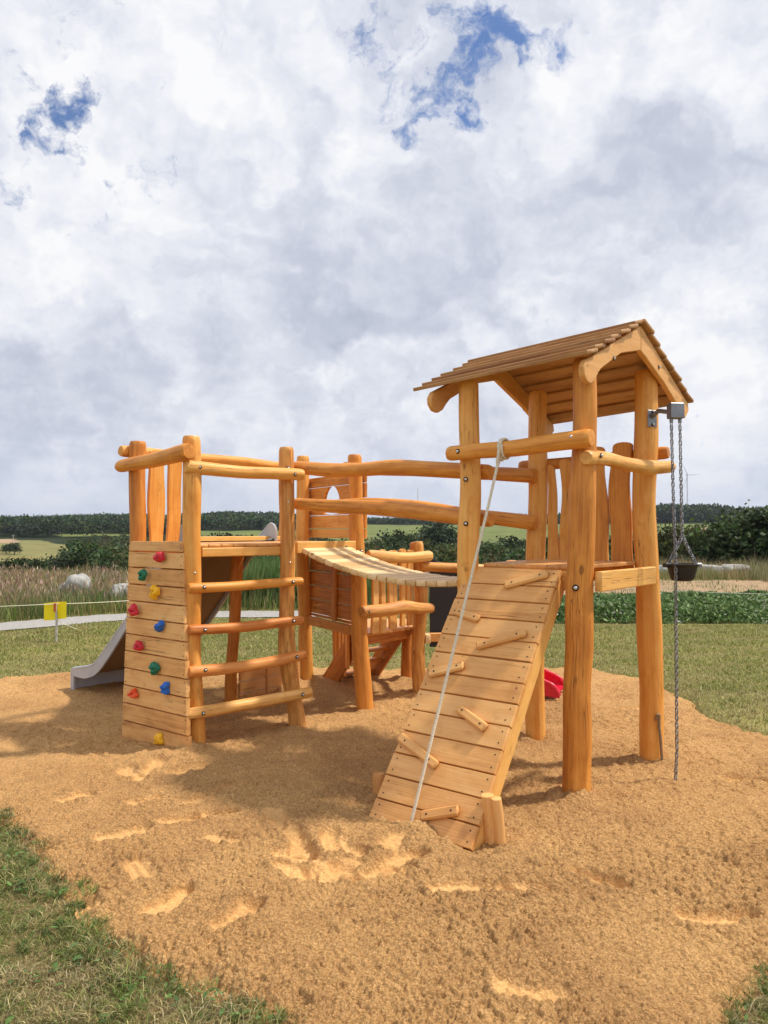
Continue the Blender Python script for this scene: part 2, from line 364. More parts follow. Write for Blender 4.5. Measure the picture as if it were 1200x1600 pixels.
        b0 = tuple(range(n)); t0 = tuple(3 * n + j for j in range(n))
        F.append(b0[::-1] if sg > 0 else b0); F.append(t0 if sg > 0 else t0[::-1])
        s._add(np.array(V) - s.b, F, np.array(G), RNG.uniform(.2, .8) if tint is None else tint); return s
    def dot(s, c, n, r, mi=1):                              # screw head, flush
        n = unit(n); X = unit(np.cross(n, A(.3, .5, .8))); Y = np.cross(n, X); V = [np.asarray(c) + n * .0018 + X * r * math.cos(k * .7854) + Y * r * math.sin(k * .7854) for k in range(8)]
        s._add(np.array(V) - s.b, [tuple(range(8))], np.zeros((8, 3)), .5, mi); return s
    def build(s, name, mat, parent, sharp=38):
        V = np.vstack(s.V); me = bpy.data.meshes.new(name); me.from_pydata([tuple(v) for v in V], [], s.F)
        a = me.attributes.new('gco', 'FLOAT_VECTOR', 'POINT'); a.data.foreach_set('vector', np.vstack(s.G).astype(np.float32).ravel())
        a = me.attributes.new('tint', 'FLOAT', 'POINT'); a.data.foreach_set('value', np.concatenate(s.T).astype(np.float32))
        for mt in (mat if isinstance(mat, (list, tuple)) else [mat]): me.materials.append(mt)
        me.polygons.foreach_set('material_index', np.array(s.MI, np.int32))
        me.polygons.foreach_set('use_smooth', np.ones(len(s.F), bool)); me.update(); me.set_sharp_from_angle(angle=R(sharp))
        o = bpy.data.objects.new(name, me); COL.objects.link(o); o.parent = parent; return o
def log(parent, name, pts, rads, mat=W_LOG, **k): return Wood(base_of(parent)).log(pts, rads, **k).build(name, mat, parent)

def tube(V, F, pts, r, seg=8, closed=False):
    """append a round tube to V, F lists"""
    P = np.array(pts, float); n = len(P); k0 = sum(len(v) for v in V)
    if closed: T = np.roll(P, -1, 0) - np.roll(P, 1, 0)
    else: T = np.gradient(P, axis=0)
    T /= np.linalg.norm(T, axis=1)[:, None] + 1e-12
    X = np.empty_like(P); ref = A(0, 0, 1) if abs(T[0][2]) < .8 else A(0, 1, 0); x = unit(np.cross(ref, T[0]))
    for i in range(n): x = unit(x - T[i] * np.dot(x, T[i])); X[i] = x
    Y = np.cross(T, X); th = np.arange(seg) * 2 * np.pi / seg; rr = np.broadcast_to(r, (n,))
    V.append((P[:, None] + X[:, None] * (rr[:, None] * np.cos(th))[..., None] + Y[:, None] * (rr[:, None] * np.sin(th))[..., None]).reshape(-1, 3))
    for i in range(n if closed else n - 1):
        a = i; b = (i + 1) % n
        for j in range(seg): jj = (j + 1) % seg; F.append((k0 + a * seg + j, k0 + a * seg + jj, k0 + b * seg + jj, k0 + b * seg + j))
    if not closed: F.append(tuple(k0 + j for j in range(seg - 1, -1, -1))); F.append(tuple(k0 + (n - 1) * seg + j for j in range(seg)))
def poly_obj(name, V, F, mat, parent, sharp=40, midx=None):
    V = np.vstack(V) if isinstance(V, list) and np.ndim(V[0]) == 2 else np.array(V, float); b = base_of(parent)
    me = bpy.data.meshes.new(name); me.from_pydata([tuple(v) for v in V - b], [], F)
    for mt in (mat if isinstance(mat, (list, tuple)) else [mat]): me.materials.append(mt)
    if midx is not None: me.polygons.foreach_set('material_index', np.array(midx, np.int32))
    me.polygons.foreach_set('use_smooth', np.ones(len(F), bool)); me.update(); me.set_sharp_from_angle(angle=R(sharp))
    o = bpy.data.objects.new(name, me); COL.objects.link(o); o.parent = parent; return o
def box(V, F, c, X, Y, Z, sx, sy, sz, bev=.004):
    X, Y, Z = unit(X), unit(Y), unit(Z); k0 = sum(len(v) for v in V); P = []
    for h in (-1, 1):
        for q in (0, 1):
            e = bev if (q == 0) == (h < 0) else 0
            zz = h * sz / 2 - (0 if e else h * bev)
            a, b = sx / 2 - e, sy / 2 - e
            for u, v in ((-a, -b), (a, -b), (a, b), (-a, b)): P.append(np.asarray(c) + X * u + Y * v + Z * zz)
    V.append(np.array(P))
    F.append(tuple(k0 + i for i in (3, 2, 1, 0)))
    for r in range(3):
        for j in range(4): jj = (j + 1) % 4; F.append((k0 + r * 4 + j, k0 + r * 4 + jj, k0 + r * 4 + 4 + jj, k0 + r * 4 + 4 + j))
    F.append(tuple(k0 + 12 + i for i in range(4)))
def bolt(parent, c, n, r=.017):
    """domed steel bolt head on a dark ring coloured as the shade of a counter-bore"""
    n = unit(n); X = unit(np.cross(n, A(.2, .4, .9))); Y = np.cross(n, X); V = []; F = []; MI = []
    def ringp(rad, h): return [np.asarray(c) + n * h + (X * math.cos(t) + Y * math.sin(t)) * rad for t in np.arange(14) * 2 * np.pi / 14]
    P = ringp(r, .0005) + ringp(r, .0035) + ringp(r * .62, .0035) + ringp(r * .6, .008) + ringp(r * .38, .0125) + [np.asarray(c) + n * .014]
    for i in range(4):
        for j in range(14): jj = (j + 1) % 14; F.append((i * 14 + j, i * 14 + jj, (i + 1) * 14 + jj, (i + 1) * 14 + j)); MI.append(0 if i < 2 else 1)
    for j in range(14): F.append((56 + j, 56 + (j + 1) % 14, 70)); MI.append(1)
    return poly_obj('bolt', np.array(P), F, [M_DARK, M_BOLT], parent, midx=MI)
# ================================================================ GROUND
SAND = [(-.353, 2.536), (-.591, 2.673), (-.978, 2.909), (-1.22, 3.09), (-1.43, 3.45), (-1.74, 3.88), (-2.1, 4.25), (-3.0, 4.9), (-4.2, 6.0), (-4.7, 7.3), (-4.15, 8.35), (-3.588, 8.674), (-2.933, 8.8), (-2.048, 9.165), (-.902, 9.15), (.296, 9.0),
        (.889, 9.0), (1.953, 9.08), (2.445, 8.954), (2.816, 8.304), (2.95, 7.3), (2.8, 6.72), (3.0, 6.05), (3.9, 5.5), (4.1, 4.3), (3.0, 3.3), (1.9, 2.95), (1.41, 2.77), (1.26, 2.66), (1.10, 2.47), (.85, 2.05), (-.1, 2.0)]
PRINTS = [(-1.57, 4.94, -1.54, 5.34), (-1.4, 5.01, -1.19, 5.34), (-1.49, 4.59, -1.35, 4.69), (-1.14, 4.55, -1.08, 4.59), (-1.22, 4.22, -.98, 4.27), (-.99, 4.31, -.83, 4.36), (-1.48, 4.0, -1.28, 4.14), (-1.21, 3.73, -1.07, 3.57), (-.97, 3.24, -.86, 3.47),
          (-.68, 3.11, -.54, 3.3), (-1.38, 3.3, -1.27, 3.32), (-.65, 4.41, -.54, 4.13), (-.51, 4.13, -.38, 3.81), (-.54, 3.77, -.31, 3.77), (-.38, 3.6, -.06, 3.53), (-.2, 3.96, -.13, 3.84), (-.03, 3.73, .19, 3.84), (.2, 3.46, .57, 3.47), (.57, 3.44, .71, 3.47),
          (.87, 3.65, 1.09, 3.48), (1.21, 3.18, 1.53, 3.18), (.4, 2.73, .61, 2.66), (-1.9, 4.61, -1.81, 4.67), (-.69, 5.56, -.57, 5.53), (-.22, 4.94, -.15, 4.89), (-.37, 4.51, -.3, 4.56), (-.16, 3.5, .06, 3.73), (-1.21, 3.02, -1.02, 2.95), (-2.7, 6.3, -2.4, 6.2), (-2.5, 5.6, -2.3, 5.8), (2.2, 5.0, 2.5, 4.9), (2.1, 6.9, 2.4, 7.0), (-.3, 3.62, -.12, 3.75), (-.22, 3.7, -.1, 3.5), (-.05, 3.6, .12, 3.66), (-.48, 3.68, -.36, 3.55), (.02, 3.9, .1, 4.05), (-.25, 3.85, -.3, 4.1), (-1.05, 4.7, -.9, 4.9), (-1.75, 5.2, -1.6, 5.05), (-.9, 4.05, -.75, 3.95)]
POSTS = [(1.155, 4.66), (1.875, 5.42), (.56, 5.1), (1.147, 5.9), (-1.40, 5.73), (-.70, 6.25), (-2.0, 6.25), (-1.41, 7.15), (-.82, 7.9), (-.171, 6.89), (.344, 7.56), (-.5, 8.27), (.25, 8.3)]
def worley(x, y, cell, seed):
    u, v = x / cell, y / cell; iu, iv = np.floor(u).astype(int), np.floor(v).astype(int); best = np.full(x.shape, 9.); hh = np.zeros(x.shape)
    tj = np.random.default_rng(seed).uniform(0, 1, (3, 256))
    for a in (-1, 0, 1):
        for b in (-1, 0, 1):
            k = _p[_p[(iu + a) & 255] + ((iv + b) & 255)]; d = np.hypot(iu + a + tj[0][k] - u, iv + b + tj[1][k] - v); m = d < best
            best = np.where(m, d, best); hh = np.where(m, tj[2][k], hh)
    return np.sqrt(np.clip(1 - (best / .66) ** 2, 0, 1)) * (.40 + .60 * hh)
def sand_h(x, y, step=None):
    h = .03 + .035 * fbm(x * .9 + 3, y * .9, 3) + .016 * fbm(x * 3.1, y * 3.1 + 5, 3)
    h += .042 * np.exp(-((x - .17) ** 2 + (y - 4.10) ** 2) / .011) - .025 * np.exp(-((x + .1) ** 2 + (y - 4.3) ** 2) / .012) - .02 * np.exp(-((x - .45) ** 2 + (y - 3.95) ** 2) / .02)      # heap over the foot of the ramp
    h += .10 * np.exp(-(((x + 1.1) / .5) ** 2 + ((y - 8.0) / .35) ** 2))
    h += .04 * np.exp(-((x + 1.5) ** 2 + (y - 5.45) ** 2) / .05)
    for px_, py_ in POSTS: h += .040 * np.exp(-(np.hypot(x - px_, y - py_) - .11) ** 2 / .004) * (.6 + .9 * perlin(x * 7 + px_ * 9, y * 7))
    rough = np.ones_like(x)
    for k, (x0, y0, x1, y1) in enumerate(PRINTS):
        sel = (np.abs(x - (x0 + x1) / 2) < .45) & (np.abs(y - (y0 + y1) / 2) < .45)
        if not sel.any(): continue
        xx, yy = x[sel], y[sel]
        ex, ey = x1 - x0, y1 - y0; L = math.hypot(ex, ey); ex /= L; ey /= L; L = max(L, .2)
        a = (xx - (x0 + x1) / 2) * ex + (yy - (y0 + y1) / 2) * ey; b = -(xx - (x0 + x1) / 2) * ey + (yy - (y0 + y1) / 2) * ex
        b = b + .012 * np.sin(a * 18 + k); wv = .052 + .012 * np.sin(a * 14 + k * 2) + .012 * perlin(xx * 14, yy * 14 + k)
        q = np.hypot(np.maximum(np.abs(a) - L / 2 + .035, 0) , b) - wv
        ins = smooth(-q, -.020, .024) * (1 + .09 * np.sin(a * 150 + k) * smooth(-q, .005, .02) * (k % 3 == 0))
        dep = (.028 + .012 * math.sin(k * 1.7)) * (1 + .5 * a / L)
        h[sel] += -(dep + .008) * ins + .012 * np.exp(-(q - .022) ** 2 / .0004) * (perlin(xx * 9 + k, yy * 9) * .6 + .6)
        rough[sel] = np.minimum(rough[sel], 1 - .80 * smooth(-q + .010 * perlin(xx * 45, yy * 45 + k), -.018, .018))
    patch = smooth(fbm(x * 1.6 + 9, y * 1.6, 3), .05, .4)
    tread = rough.copy(); rough = rough * (1 - .35 * patch)
    st = np.hypot(x, y) * .0014 if step is None else step
    def band(l): return np.clip((l / st - 2.2) / 1.5, 0, 1)
    wx = x + .007 * perlin(x * 34, y * 34) + .004 * perlin(x * 90, y * 90); wy = y + .007 * perlin(x * 34 + 50, y * 34) + .004 * perlin(x * 90 + 20, y * 90)
    lump = .80 + .55 * smooth(fbm(x * 1.3 + 60, y * 1.3, 3), -.35, .4)
    h += rough * (lump * (.010 * band(.060) * perlin(wx / .07, wy / .07) + .017 * band(.022) * worley(wx, wy, .026, 1) + .018 * band(.0125) * worley(wx + 3, wy, .0145, 2) + .014 * band(.04) * np.clip(worley(wx + 7, wy, .05, 3) * 1.6 - .7, 0, 1)) - .020)
    h += .004 * rough * band(.1) * perlin(x / .11, y / .11)
    rip = smooth(-(np.hypot((x - .15) / .5, (y - 2.75) / .35) - 1), 0, .5) + smooth(-(np.hypot((x + 1.25) / .35, (y - 3.55) / .35) - 1), 0, .5)
    h += .004 * band(.03) * rip * np.sin((x * .8 + y * .6) / .0065 + 2 * perlin(x * 3, y * 3))
    return h, rough, tread
# sand sheet, finer where one stands near
tx = np.linspace(-.96, .96, 1370); rows = np.exp(np.linspace(math.log(2.05), math.log(9.4), 1090))
YY, TX = np.meshgrid(rows, tx, indexing='ij'); XX = YY * TX
sd_ = poly_sd(XX, YY, SAND)
edge = sd_ + .10 * fbm(XX * 2.2, YY * 2.2, 3) + .06 * perlin(XX * 9, YY * 9) + .025 * perlin(XX * 31, YY * 31)
HS, _, RO = sand_h(XX, YY)
ZZ = np.where(edge > -.3, -.06 + (HS + .06) * smooth(edge, -.05, .13), -.09)
keep = edge > -.12
nr, nc = XX.shape; idx = np.arange(nr * nc).reshape(nr, nc)
kq = keep[:-1, :-1] & keep[1:, :-1] & keep[:-1, 1:] & keep[1:, 1:]
Q = np.stack([idx[:-1, :-1], idx[:-1, 1:], idx[1:, 1:], idx[1:, :-1]], -1)[kq]
used = np.unique(Q); remap = np.full(nr * nc, -1); remap[used] = np.arange(len(used))
mS, t, p = newmat('sand')
tcn = t.n('ShaderNodeTexCoord').outputs['Object']
big = t.noise(tcn, 1.1, 5, .6, .4); med = t.noise(tcn, 9, 5, .65); fine = t.noise(tcn, 220, 3, .6); grain = t.noise(tcn, 900, 2, .6)
c = t.mix(t.mr(t.m('ADD', t.m('MULTIPLY', big, .75), t.m('MULTIPLY', med, .35)), .38, .72), (.54, .30, .125), (.80, .48, .20))
crumb = t.noise(tcn, 95, 4, .7)
c = t.mix(t.mr(crumb, .40, .60), t.v('MULTIPLY', c, (.76, .70, .62)), t.v('SCALE', c, 1.20))
c = t.mix(t.mr(fine, .35, .7), t.v('SCALE', c, .82), t.v('SCALE', c, 1.12))
c = t.mix(t.m('MULTIPLY', t.mr(grain, .62, .72), .5), c, (.62, .45, .26))
rgh = t.n('ShaderNodeAttribute', attribute_name='Col').outputs['Fac']         # loose crumbs / paler trodden prints
c = t.mix(t.m('MULTIPLY', t.m('SUBTRACT', 1.0, rgh), .40), c, (.70, .42, .16))
t.put(p.inputs['Base Color'], c); p.inputs['Roughness'].default_value = .95; p.inputs['Specular IOR Level'].default_value = .12
b1 = t.n('ShaderNodeBump', {'Strength': 1.0, 'Distance': .040, 'Height': t.m('MULTIPLY', t.noise(tcn, 58, 5, .66, .3), t.m('MULTIPLY_ADD', rgh, .9, .12))})
b2 = t.n('ShaderNodeBump', {'Strength': .6, 'Distance': .0022, 'Height': fine}); t.L.new(b1.outputs[0], b2.inputs['Normal']); t.L.new(b2.outputs[0], p.inputs['Normal'])
P3 = np.stack([XX, YY, ZZ], -1).reshape(-1, 3)[used]; cr = np.repeat(RO.reshape(-1, 1)[used], 3, 1)
tag(mesh_np('sand', P3, [remap[Q]], mS, None, True, cr), kind='structure')

# ground sheet to the horizon
def terrain(x, y):
    d = np.hypot(x, y); az = np.arctan2(x, y)
    z = np.interp(d, [0, 28, 45, 60, 80, 120, 170, 230, 300, 420, 560, 700, 850, 1000, 1300, 2500, 9000], [0, 0, -.7, -1.7, -3.4, -7, -10, -11.5, -10.5, -7, -3, 4.0, 10, 13, 14, 41, 41])
    far = smooth(d, 40, 300)
    return z + far * (2.2 * fbm(x / 160, y / 160, 3) + .4 * fbm(x / 25, y / 25, 2)) - smooth(d, 600, 1000) * 3.0 * smooth(az, -.6, .05) * (1 - smooth(az, .05, .3))
def pcol(x, y): return 600 + 1203 * x / np.maximum(y, 1e-3)
def fields(x, y):
    """0 wood, 1 meadow, 2 stubble, 3 mown green"""
    d = np.hypot(x, y); c = pcol(x, y) + 18 * perlin(d / 60, x / 80); r = np.zeros(x.shape, int)
    r[(c < 135) & (d > 290) & (d < 505 - (c > 60) * (c - 60) * 1.2)] = 1
    r[(c < 25) & (d > 470) & (d < 540)] = 2
    r[(c > 85) & (c < 210) & (d > 565) & (d < 606)] = 3
    r[(c > 300) & (c < 475) & (d > 440) & (d < 650)] = 3
    r[(c > 475) & (c < 870) & (d > 385) & (d < 830)] = 3
    r[(c > 870) & (d > 430) & (d < 800)] = 3
    r[(c > 1090) & (c < 1180) & (np.abs(d - 660 + (c - 1130) * 1.5) < 60)] = 2
    r[(y < 0)] = 1
    return r
rad = np.concatenate([[.3], np.exp(np.linspace(math.log(1.2), math.log(9000), 520))])
ang = np.concatenate([np.linspace(-math.pi, -.95, 60)[:-1], np.linspace(-.95, .95, 620), np.linspace(.95, math.pi, 60)[1:]])
RR, AA = np.meshgrid(rad, ang, indexing='ij'); GX = RR * np.sin(AA); GY = RR * np.cos(AA)
GZ = terrain(GX, GY) + .012 * fbm(GX * 1.5, GY * 1.5, 3) * (RR < 40)
gs = poly_sd(GX, GY, SAND); GZ -= (.10 * smooth(gs, -.02, .10) + .08 * smooth(gs, .1, .5)) * (RR < 15)
fl = fields(GX, GY)
n1 = fbm(GX * .8, GY * .8, 4); n2 = fbm(GX / 22, GY / 22, 4); n3 = fbm(GX / 90, GY / 14, 3)
GC = np.empty(GX.shape + (3,))
GC[:] = A(.022, .032, .012)
lawn = A(.20, .185, .065)[None, None] * (1 + .35 * n1[..., None]) + A(.05, .03, .01) * smooth(n1, .1, .5)[..., None]
near = RR < 34
GC[near] = lawn[near]; verge = smooth(-gs, .9, .1)[..., None] * smooth(5.5 - GY, 0, .5)[..., None]
GC = GC * (1 - verge) + A(.20, .145, .065) * (1 + .35 * n1[..., None]) * verge
GC[(fl == 1) & ~near] = (A(.20, .185, .07) * (1 + .25 * n2[..., None]) + A(.03, .0, .0) * n3[..., None])[(fl == 1) & ~near]
GC[(fl == 2) & ~near] = (A(.36, .255, .16) * (1 + .2 * n2[..., None]))[(fl == 2) & ~near]
GC[(fl == 3) & ~near] = (A(.14, .165, .05) * (1 + .3 * n2[..., None]) + A(.035, .01, 0) * n3[..., None])[(fl == 3) & ~near]
soil = near & (GX > 3.0) & (GY > 16.5 + .25 * n1) & (GY < 25.0 + .6 * n1)
GC[soil] = (A(.36, .25, .15) * (1 + .3 * fbm(GX * 3, GY * 3, 3)[..., None]))[soil]
weedy = near & ((GY > 15.6) & ~soil | (GX < -8) & (GY > 13)); GC[weedy] = (A(.15, .14, .05) * (1 + .3 * n1[..., None]))[weedy]
GC = np.clip(GC, .004, 1)
ni, nj = GX.shape; idx = np.arange(ni * nj).reshape(ni, nj)
Q = np.stack([idx[:-1, :-1], idx[:-1, 1:], idx[1:, 1:], idx[1:, :-1]], -1).reshape(-1, 4)
mG, t, p = newmat('turf_soil')
tcn = t.n('ShaderNodeTexCoord').outputs['Object']; c = t.n('ShaderNodeAttribute', attribute_name='Col').outputs['Color']
nn = t.noise(tcn, 14, 6, .65); nf = t.noise(tcn, .12, 6, .6)
c = t.mix(t.mr(nn, .3, .7), t.v('SCALE', c, .6), t.v('SCALE', c, 1.3)); c = t.mix(t.mr(nf, .3, .7), t.v('SCALE', c, .85), t.v('SCALE', c, 1.12))
t.put(p.inputs['Base Color'], c); p.inputs['Roughness'].default_value = .95; p.inputs['Specular IOR Level'].default_value = .1
b = t.n('ShaderNodeBump', {'Strength': .8, 'Distance': .02, 'Height': t.noise(tcn, 30, 5, .65)}); t.L.new(b.outputs[0], p.inputs['Normal'])
tag(mesh_np('ground', np.stack([GX, GY, GZ], -1).reshape(-1, 3), [Q], mG, None, True, GC.reshape(-1, 3)), kind='structure')

# gravel path
PATHL = np.array([(-14, 9.2), (-9, 11.0), (-6.6, 12.55), (-4.9, 14.15), (-3.2, 14.65), (-1.6, 14.75), (.5, 15.4), (2.2, 17.2), (3.0, 21), (3.2, 30)], float)
tt = np.linspace(0, len(PATHL) - 1, 240); ii = np.minimum(tt.astype(int), len(PATHL) - 2); fr = (tt - ii)[:, None]
Pm = lambda k: PATHL[np.clip(ii + k, 0, len(PATHL) - 1)]
PC = .5 * (2 * Pm(0) + (Pm(1) - Pm(-1)) * fr + (2 * Pm(-1) - 5 * Pm(0) + 4 * Pm(1) - Pm(2)) * fr ** 2 + (3 * Pm(0) - Pm(-1) - 3 * Pm(1) + Pm(2)) * fr ** 3)
tg = np.gradient(PC, axis=0); tg /= np.linalg.norm(tg, axis=1)[:, None]; nrm = np.stack([-tg[:, 1], tg[:, 0]], 1)
V = []
for s_ in np.linspace(-1, 1, 13):
    hw = .55 + .05 * perlin(tt * 3.1 + (5 if s_ < 0 else 90), tt * 0 + .3) + .04 * perlin(tt * 9, tt * 0 + s_)
    xy = PC + nrm * (s_ * hw)[:, None]; V.append(np.column_stack([xy, terrain(xy[:, 0], xy[:, 1]) + .016 + .006 * (1 - s_ * s_) + .004 * perlin(xy[:, 0] * 4, xy[:, 1] * 4)]))
V = np.array(V); idx = np.arange(V.shape[0] * V.shape[1]).reshape(V.shape[:2])
mP = simple('path_gravel', (.31, .295, .275), .95, 0, .7, 80, .25)
tag(mesh_np('path', V.reshape(-1, 3), [np.stack([idx[:-1, :-1], idx[:-1, 1:], idx[1:, 1:], idx[1:, :-1]], -1).reshape(-1, 4)], mP, None, True), kind='structure')
def path_dist(x, y): return np.min(np.hypot(x[:, None] - PC[None, ::3, 0], y[:, None] - PC[None, ::3, 1]), 1)

# ================================================================ GRASS, WEEDS, CROP
def blades(name, x, y, z, h, wdt, lean, col, rng, label, cat, mat=M_GRASS, curl=.55):
    n = len(x); a = rng.uniform(0, 6.28, n); fx, fy = np.cos(a), np.sin(a); b = rng.uniform(0, 6.28, n); lx, ly = np.cos(b) * lean * h, np.sin(b) * lean * h
    V = np.empty((n, 5, 3)); base = np.stack([x, y, z], 1); sx = np.stack([fx * wdt / 2, fy * wdt / 2, 0 * h], 1)
    mid = base + np.stack([lx * .35, ly * .35, h * curl], 1); tip = base + np.stack([lx, ly, h * (1 - .25 * lean)], 1)
    V[:, 0] = base - sx; V[:, 1] = base + sx; V[:, 2] = mid + sx * .8; V[:, 3] = mid - sx * .8; V[:, 4] = tip
    i = np.arange(n)[:, None] * 5
    o = mesh_np(name, V.reshape(-1, 3), [i + np.array([[0, 1, 2, 3]]), i + np.array([[3, 2, 4]])], mat, None, False, np.repeat(np.clip(col, .003, 1), 5, 0))
    return tag(o, label, cat, kind='stuff')
def mixcol(rng, n, cols, wts, var=.25):
    c = np.array(cols)[rng.choice(len(cols), n, p=np.array(wts) / sum(wts))]; return c * (1 + var * rng.normal(0, 1, (n, 1))).clip(.4, 1.8)
rng = np.random.default_rng(3)
GRN = [(.15, .21, .045), (.26, .28, .075), (.09, .14, .035), (.46, .39, .18), (.33, .26, .12)]
def scatter(rng, n, x0, x1, y0, y1): return rng.uniform(x0, x1, n), rng.uniform(y0, y1, n)
# turf close to the camera (both corners and round the pit)
xa, ya = scatter(rng, 330000, -3.4, -.2, 1.9, 4.7); xb, yb = scatter(rng, 60000, .9, 2.3, 2.1, 3.1); x, y = np.concatenate([xa, xb]), np.concatenate([ya, yb]); s_ = poly_sd(x, y, SAND) + .10 * fbm(x * 2.2, y * 2.2, 3) + .06 * perlin(x * 9, y * 9)
dens = smooth(-s_, -.07, .14) * (.45 + .55 * smooth(fbm(x * 3, y * 3, 3), -.25, .25)); k = rng.uniform(0, 1, len(x)) < dens * .9; x, y, s_ = x[k], y[k], s_[k]
n = len(x); tuft = smooth(fbm(x * 4 + 3, y * 4, 3), -.1, .45); h = rng.uniform(.010, .030, n) * (1 + 1.5 * tuft); dry = smooth(fbm(x * 2.4 + 20, y * 2.4, 3), -.1, .4)
c = mixcol(rng, n, GRN, [4, 3, 4, 2.5, 2.5]); kd = rng.uniform(0, 1, n) < dry * .85; c[kd] = mixcol(rng, kd.sum(), [(.42, .34, .16), (.29, .22, .10), (.52, .44, .25)], [2, 2, 1.5])
blades('grass', x, y, np.where(s_ > -.02, .01, -.004), h, rng.uniform(.002, .0045, n), rng.uniform(.3, 1.9, n), c, rng, 'short trampled green and straw coloured turf bordering the sand pit', 'grass')
# ragged tufts along the edge of the pit
tx_, ty_ = scatter(rng, 9000, -3.2, 2.2, 1.9, 4.7); st_ = poly_sd(tx_, ty_, SAND) + .10 * fbm(tx_ * 2.2, ty_ * 2.2, 3); k = (st_ < .07 + .05 * perlin(tx_ * 5, ty_ * 5)) & (st_ > -1.2) & (rng.uniform(0, 1, 9000) < .12 + .45 * np.exp(-np.abs(st_) / .12)); tx_, ty_ = tx_[k], ty_[k]
m_ = 34; n = len(tx_) * m_; rr_t = np.repeat(rng.uniform(.015, .05, len(tx_)), m_); aa_t = rng.uniform(0, 6.28, n); qq_t = np.sqrt(rng.uniform(0, 1, n)) * rr_t
x, y = np.repeat(tx_, m_) + np.cos(aa_t) * qq_t, np.repeat(ty_, m_) + np.sin(aa_t) * qq_t
c = np.repeat(mixcol(rng, len(tx_), [(.11, .165, .037), (.18, .21, .055), (.08, .12, .03), (.38, .32, .15)], [4, 3, 3, 3.5]), m_, 0) * rng.uniform(.65, 1.35, (n, 1))
blades('grass', x, y, np.full(n, .005), np.repeat(rng.uniform(.018, .050, len(tx_)), m_) * rng.uniform(.5, 1.1, n), rng.uniform(.0022, .0045, n), rng.uniform(.5, 1.6, n), c, rng, 'ragged dark green tufts creeping over the edge of the sand', 'grass')
# broad leaved weeds in the turf
x, y = scatter(rng, 9000, -3.4, 2.4, 1.8, 4.6); s_ = poly_sd(x, y, SAND) + .10 * fbm(x * 2.2, y * 2.2, 3); k = (s_ < .03) & (fbm(x * 3.3 + 40, y * 3.3, 3) > .04); x, y = x[k], y[k]; n = len(x)
a = rng.uniform(0, 6.28, n); L = rng.uniform(.015, .038, n); wv = L * rng.uniform(.35, .6, n); zz = rng.uniform(.008, .03, n)
ca, sa = np.cos(a), np.sin(a); V = np.empty((n, 6, 3)); tilt = rng.uniform(-.1, .5, n)
for q, (u, v) in enumerate([(0, 0), (.35, .5), (.75, .42), (1, 0), (.75, -.42), (.35, -.5)]):
    V[:, q, 0] = x + ca * u * L - sa * v * wv; V[:, q, 1] = y + sa * u * L + ca * v * wv; V[:, q, 2] = zz + tilt * L * u + .25 * abs(v) * wv
tag(mesh_np('clover_leaves', V.reshape(-1, 3), [np.arange(n * 6).reshape(n, 6)], M_LEAF, None, False, np.repeat(mixcol(rng, n, [(.11, .20, .05), (.15, .22, .075), (.08, .15, .04)], [2, 1, 2]), 6, 0)), 'small broad clover and plantain leaves in the near turf', 'weeds', kind='stuff')
# lawn beyond the pit
n0 = 330000; d = np.sqrt(rng.uniform(5.2 ** 2, 17.0 ** 2, n0)); az = rng.uniform(-.72, .72, n0); x, y = d * np.sin(az), d * np.cos(az)
s_ = poly_sd(x, y, SAND) + .10 * fbm(x * 2.2, y * 2.2, 3) + .06 * perlin(x * 9, y * 9); k = (s_ < .02) & ~((x > 2.3) & (y > 13.1)) & (y < 16.2); x, y = x[k], y[k]; k = path_dist(x, y) > .60; x, y = x[k], y[k]
n = len(x); pt = fbm(x * .7, y * .7, 3); dry = smooth(fbm(x * 1.3 + 20, y * 2.6, 4) + .3 * np.exp(-np.abs(poly_sd(x, y, SAND)) / .5), -.12, .30); h = rng.uniform(.02, .05, n) * (1 + .6 * smooth(pt, 0, .5))
c = mixcol(rng, n, [(.25, .27, .070), (.34, .33, .10), (.18, .21, .055), (.48, .42, .19)], [4, 3, 3, 2]); kd = rng.uniform(0, 1, n) < dry * .75; c[kd] = mixcol(rng, kd.sum(), [(.46, .39, .19), (.36, .29, .13), (.26, .2, .1)], [2, 2, 1]); h = h * (1 - .35 * dry)
blades('grass', x, y, np.zeros(n), h, rng.uniform(.006, .011, n), rng.uniform(.3, 1.3, n), c, rng, 'mown lawn with dry patches behind the sand pit', 'grass')
# rough meadow beyond the path
def meadow(n0, x0, x1, y0, y1, hm, cols, wts, label, cond, name='tall_grass', wid=(.008, .02), leanr=(.1, .5)):
    x, y = scatter(rng, n0, x0, x1, y0, y1); k = cond(x, y); x, y = x[k], y[k]; n = len(x)
    cl = fbm(x * .9 + 7, y * .9, 3); h = hm * rng.uniform(.40, 1.08, n) * (1 + .95 * cl).clip(.35, 2); c = mixcol(rng, n, cols, wts)
    tintn = fbm(x * .45 + 31, y * .45, 3)[:, None]; c = c * (1 + .8 * tintn * A(1, .25, .4)) * (1 + .35 * fbm(x * 1.4, y * 1.4 + 60, 2)[:, None])
    return blades(name, x, y, terrain(x, y) - .02, h, rng.uniform(*wid, n), rng.uniform(*leanr, n), c, rng, label, 'grass')
off = lambda x, y: (path_dist(x, y) > .66) & (y > np.interp(x, PATHL[:, 0], PATHL[:, 1]))
meadow(60000, -17, 3.0, 10, 17.5, .42, [(.13, .19, .045), (.10, .15, .04), (.26, .23, .10), (.33, .27, .13)], [4, 3, 2, 1], 'low green grass along the far side of the gravel path', lambda x, y: off(x, y) & (path_dist(x, y) < 2.2))
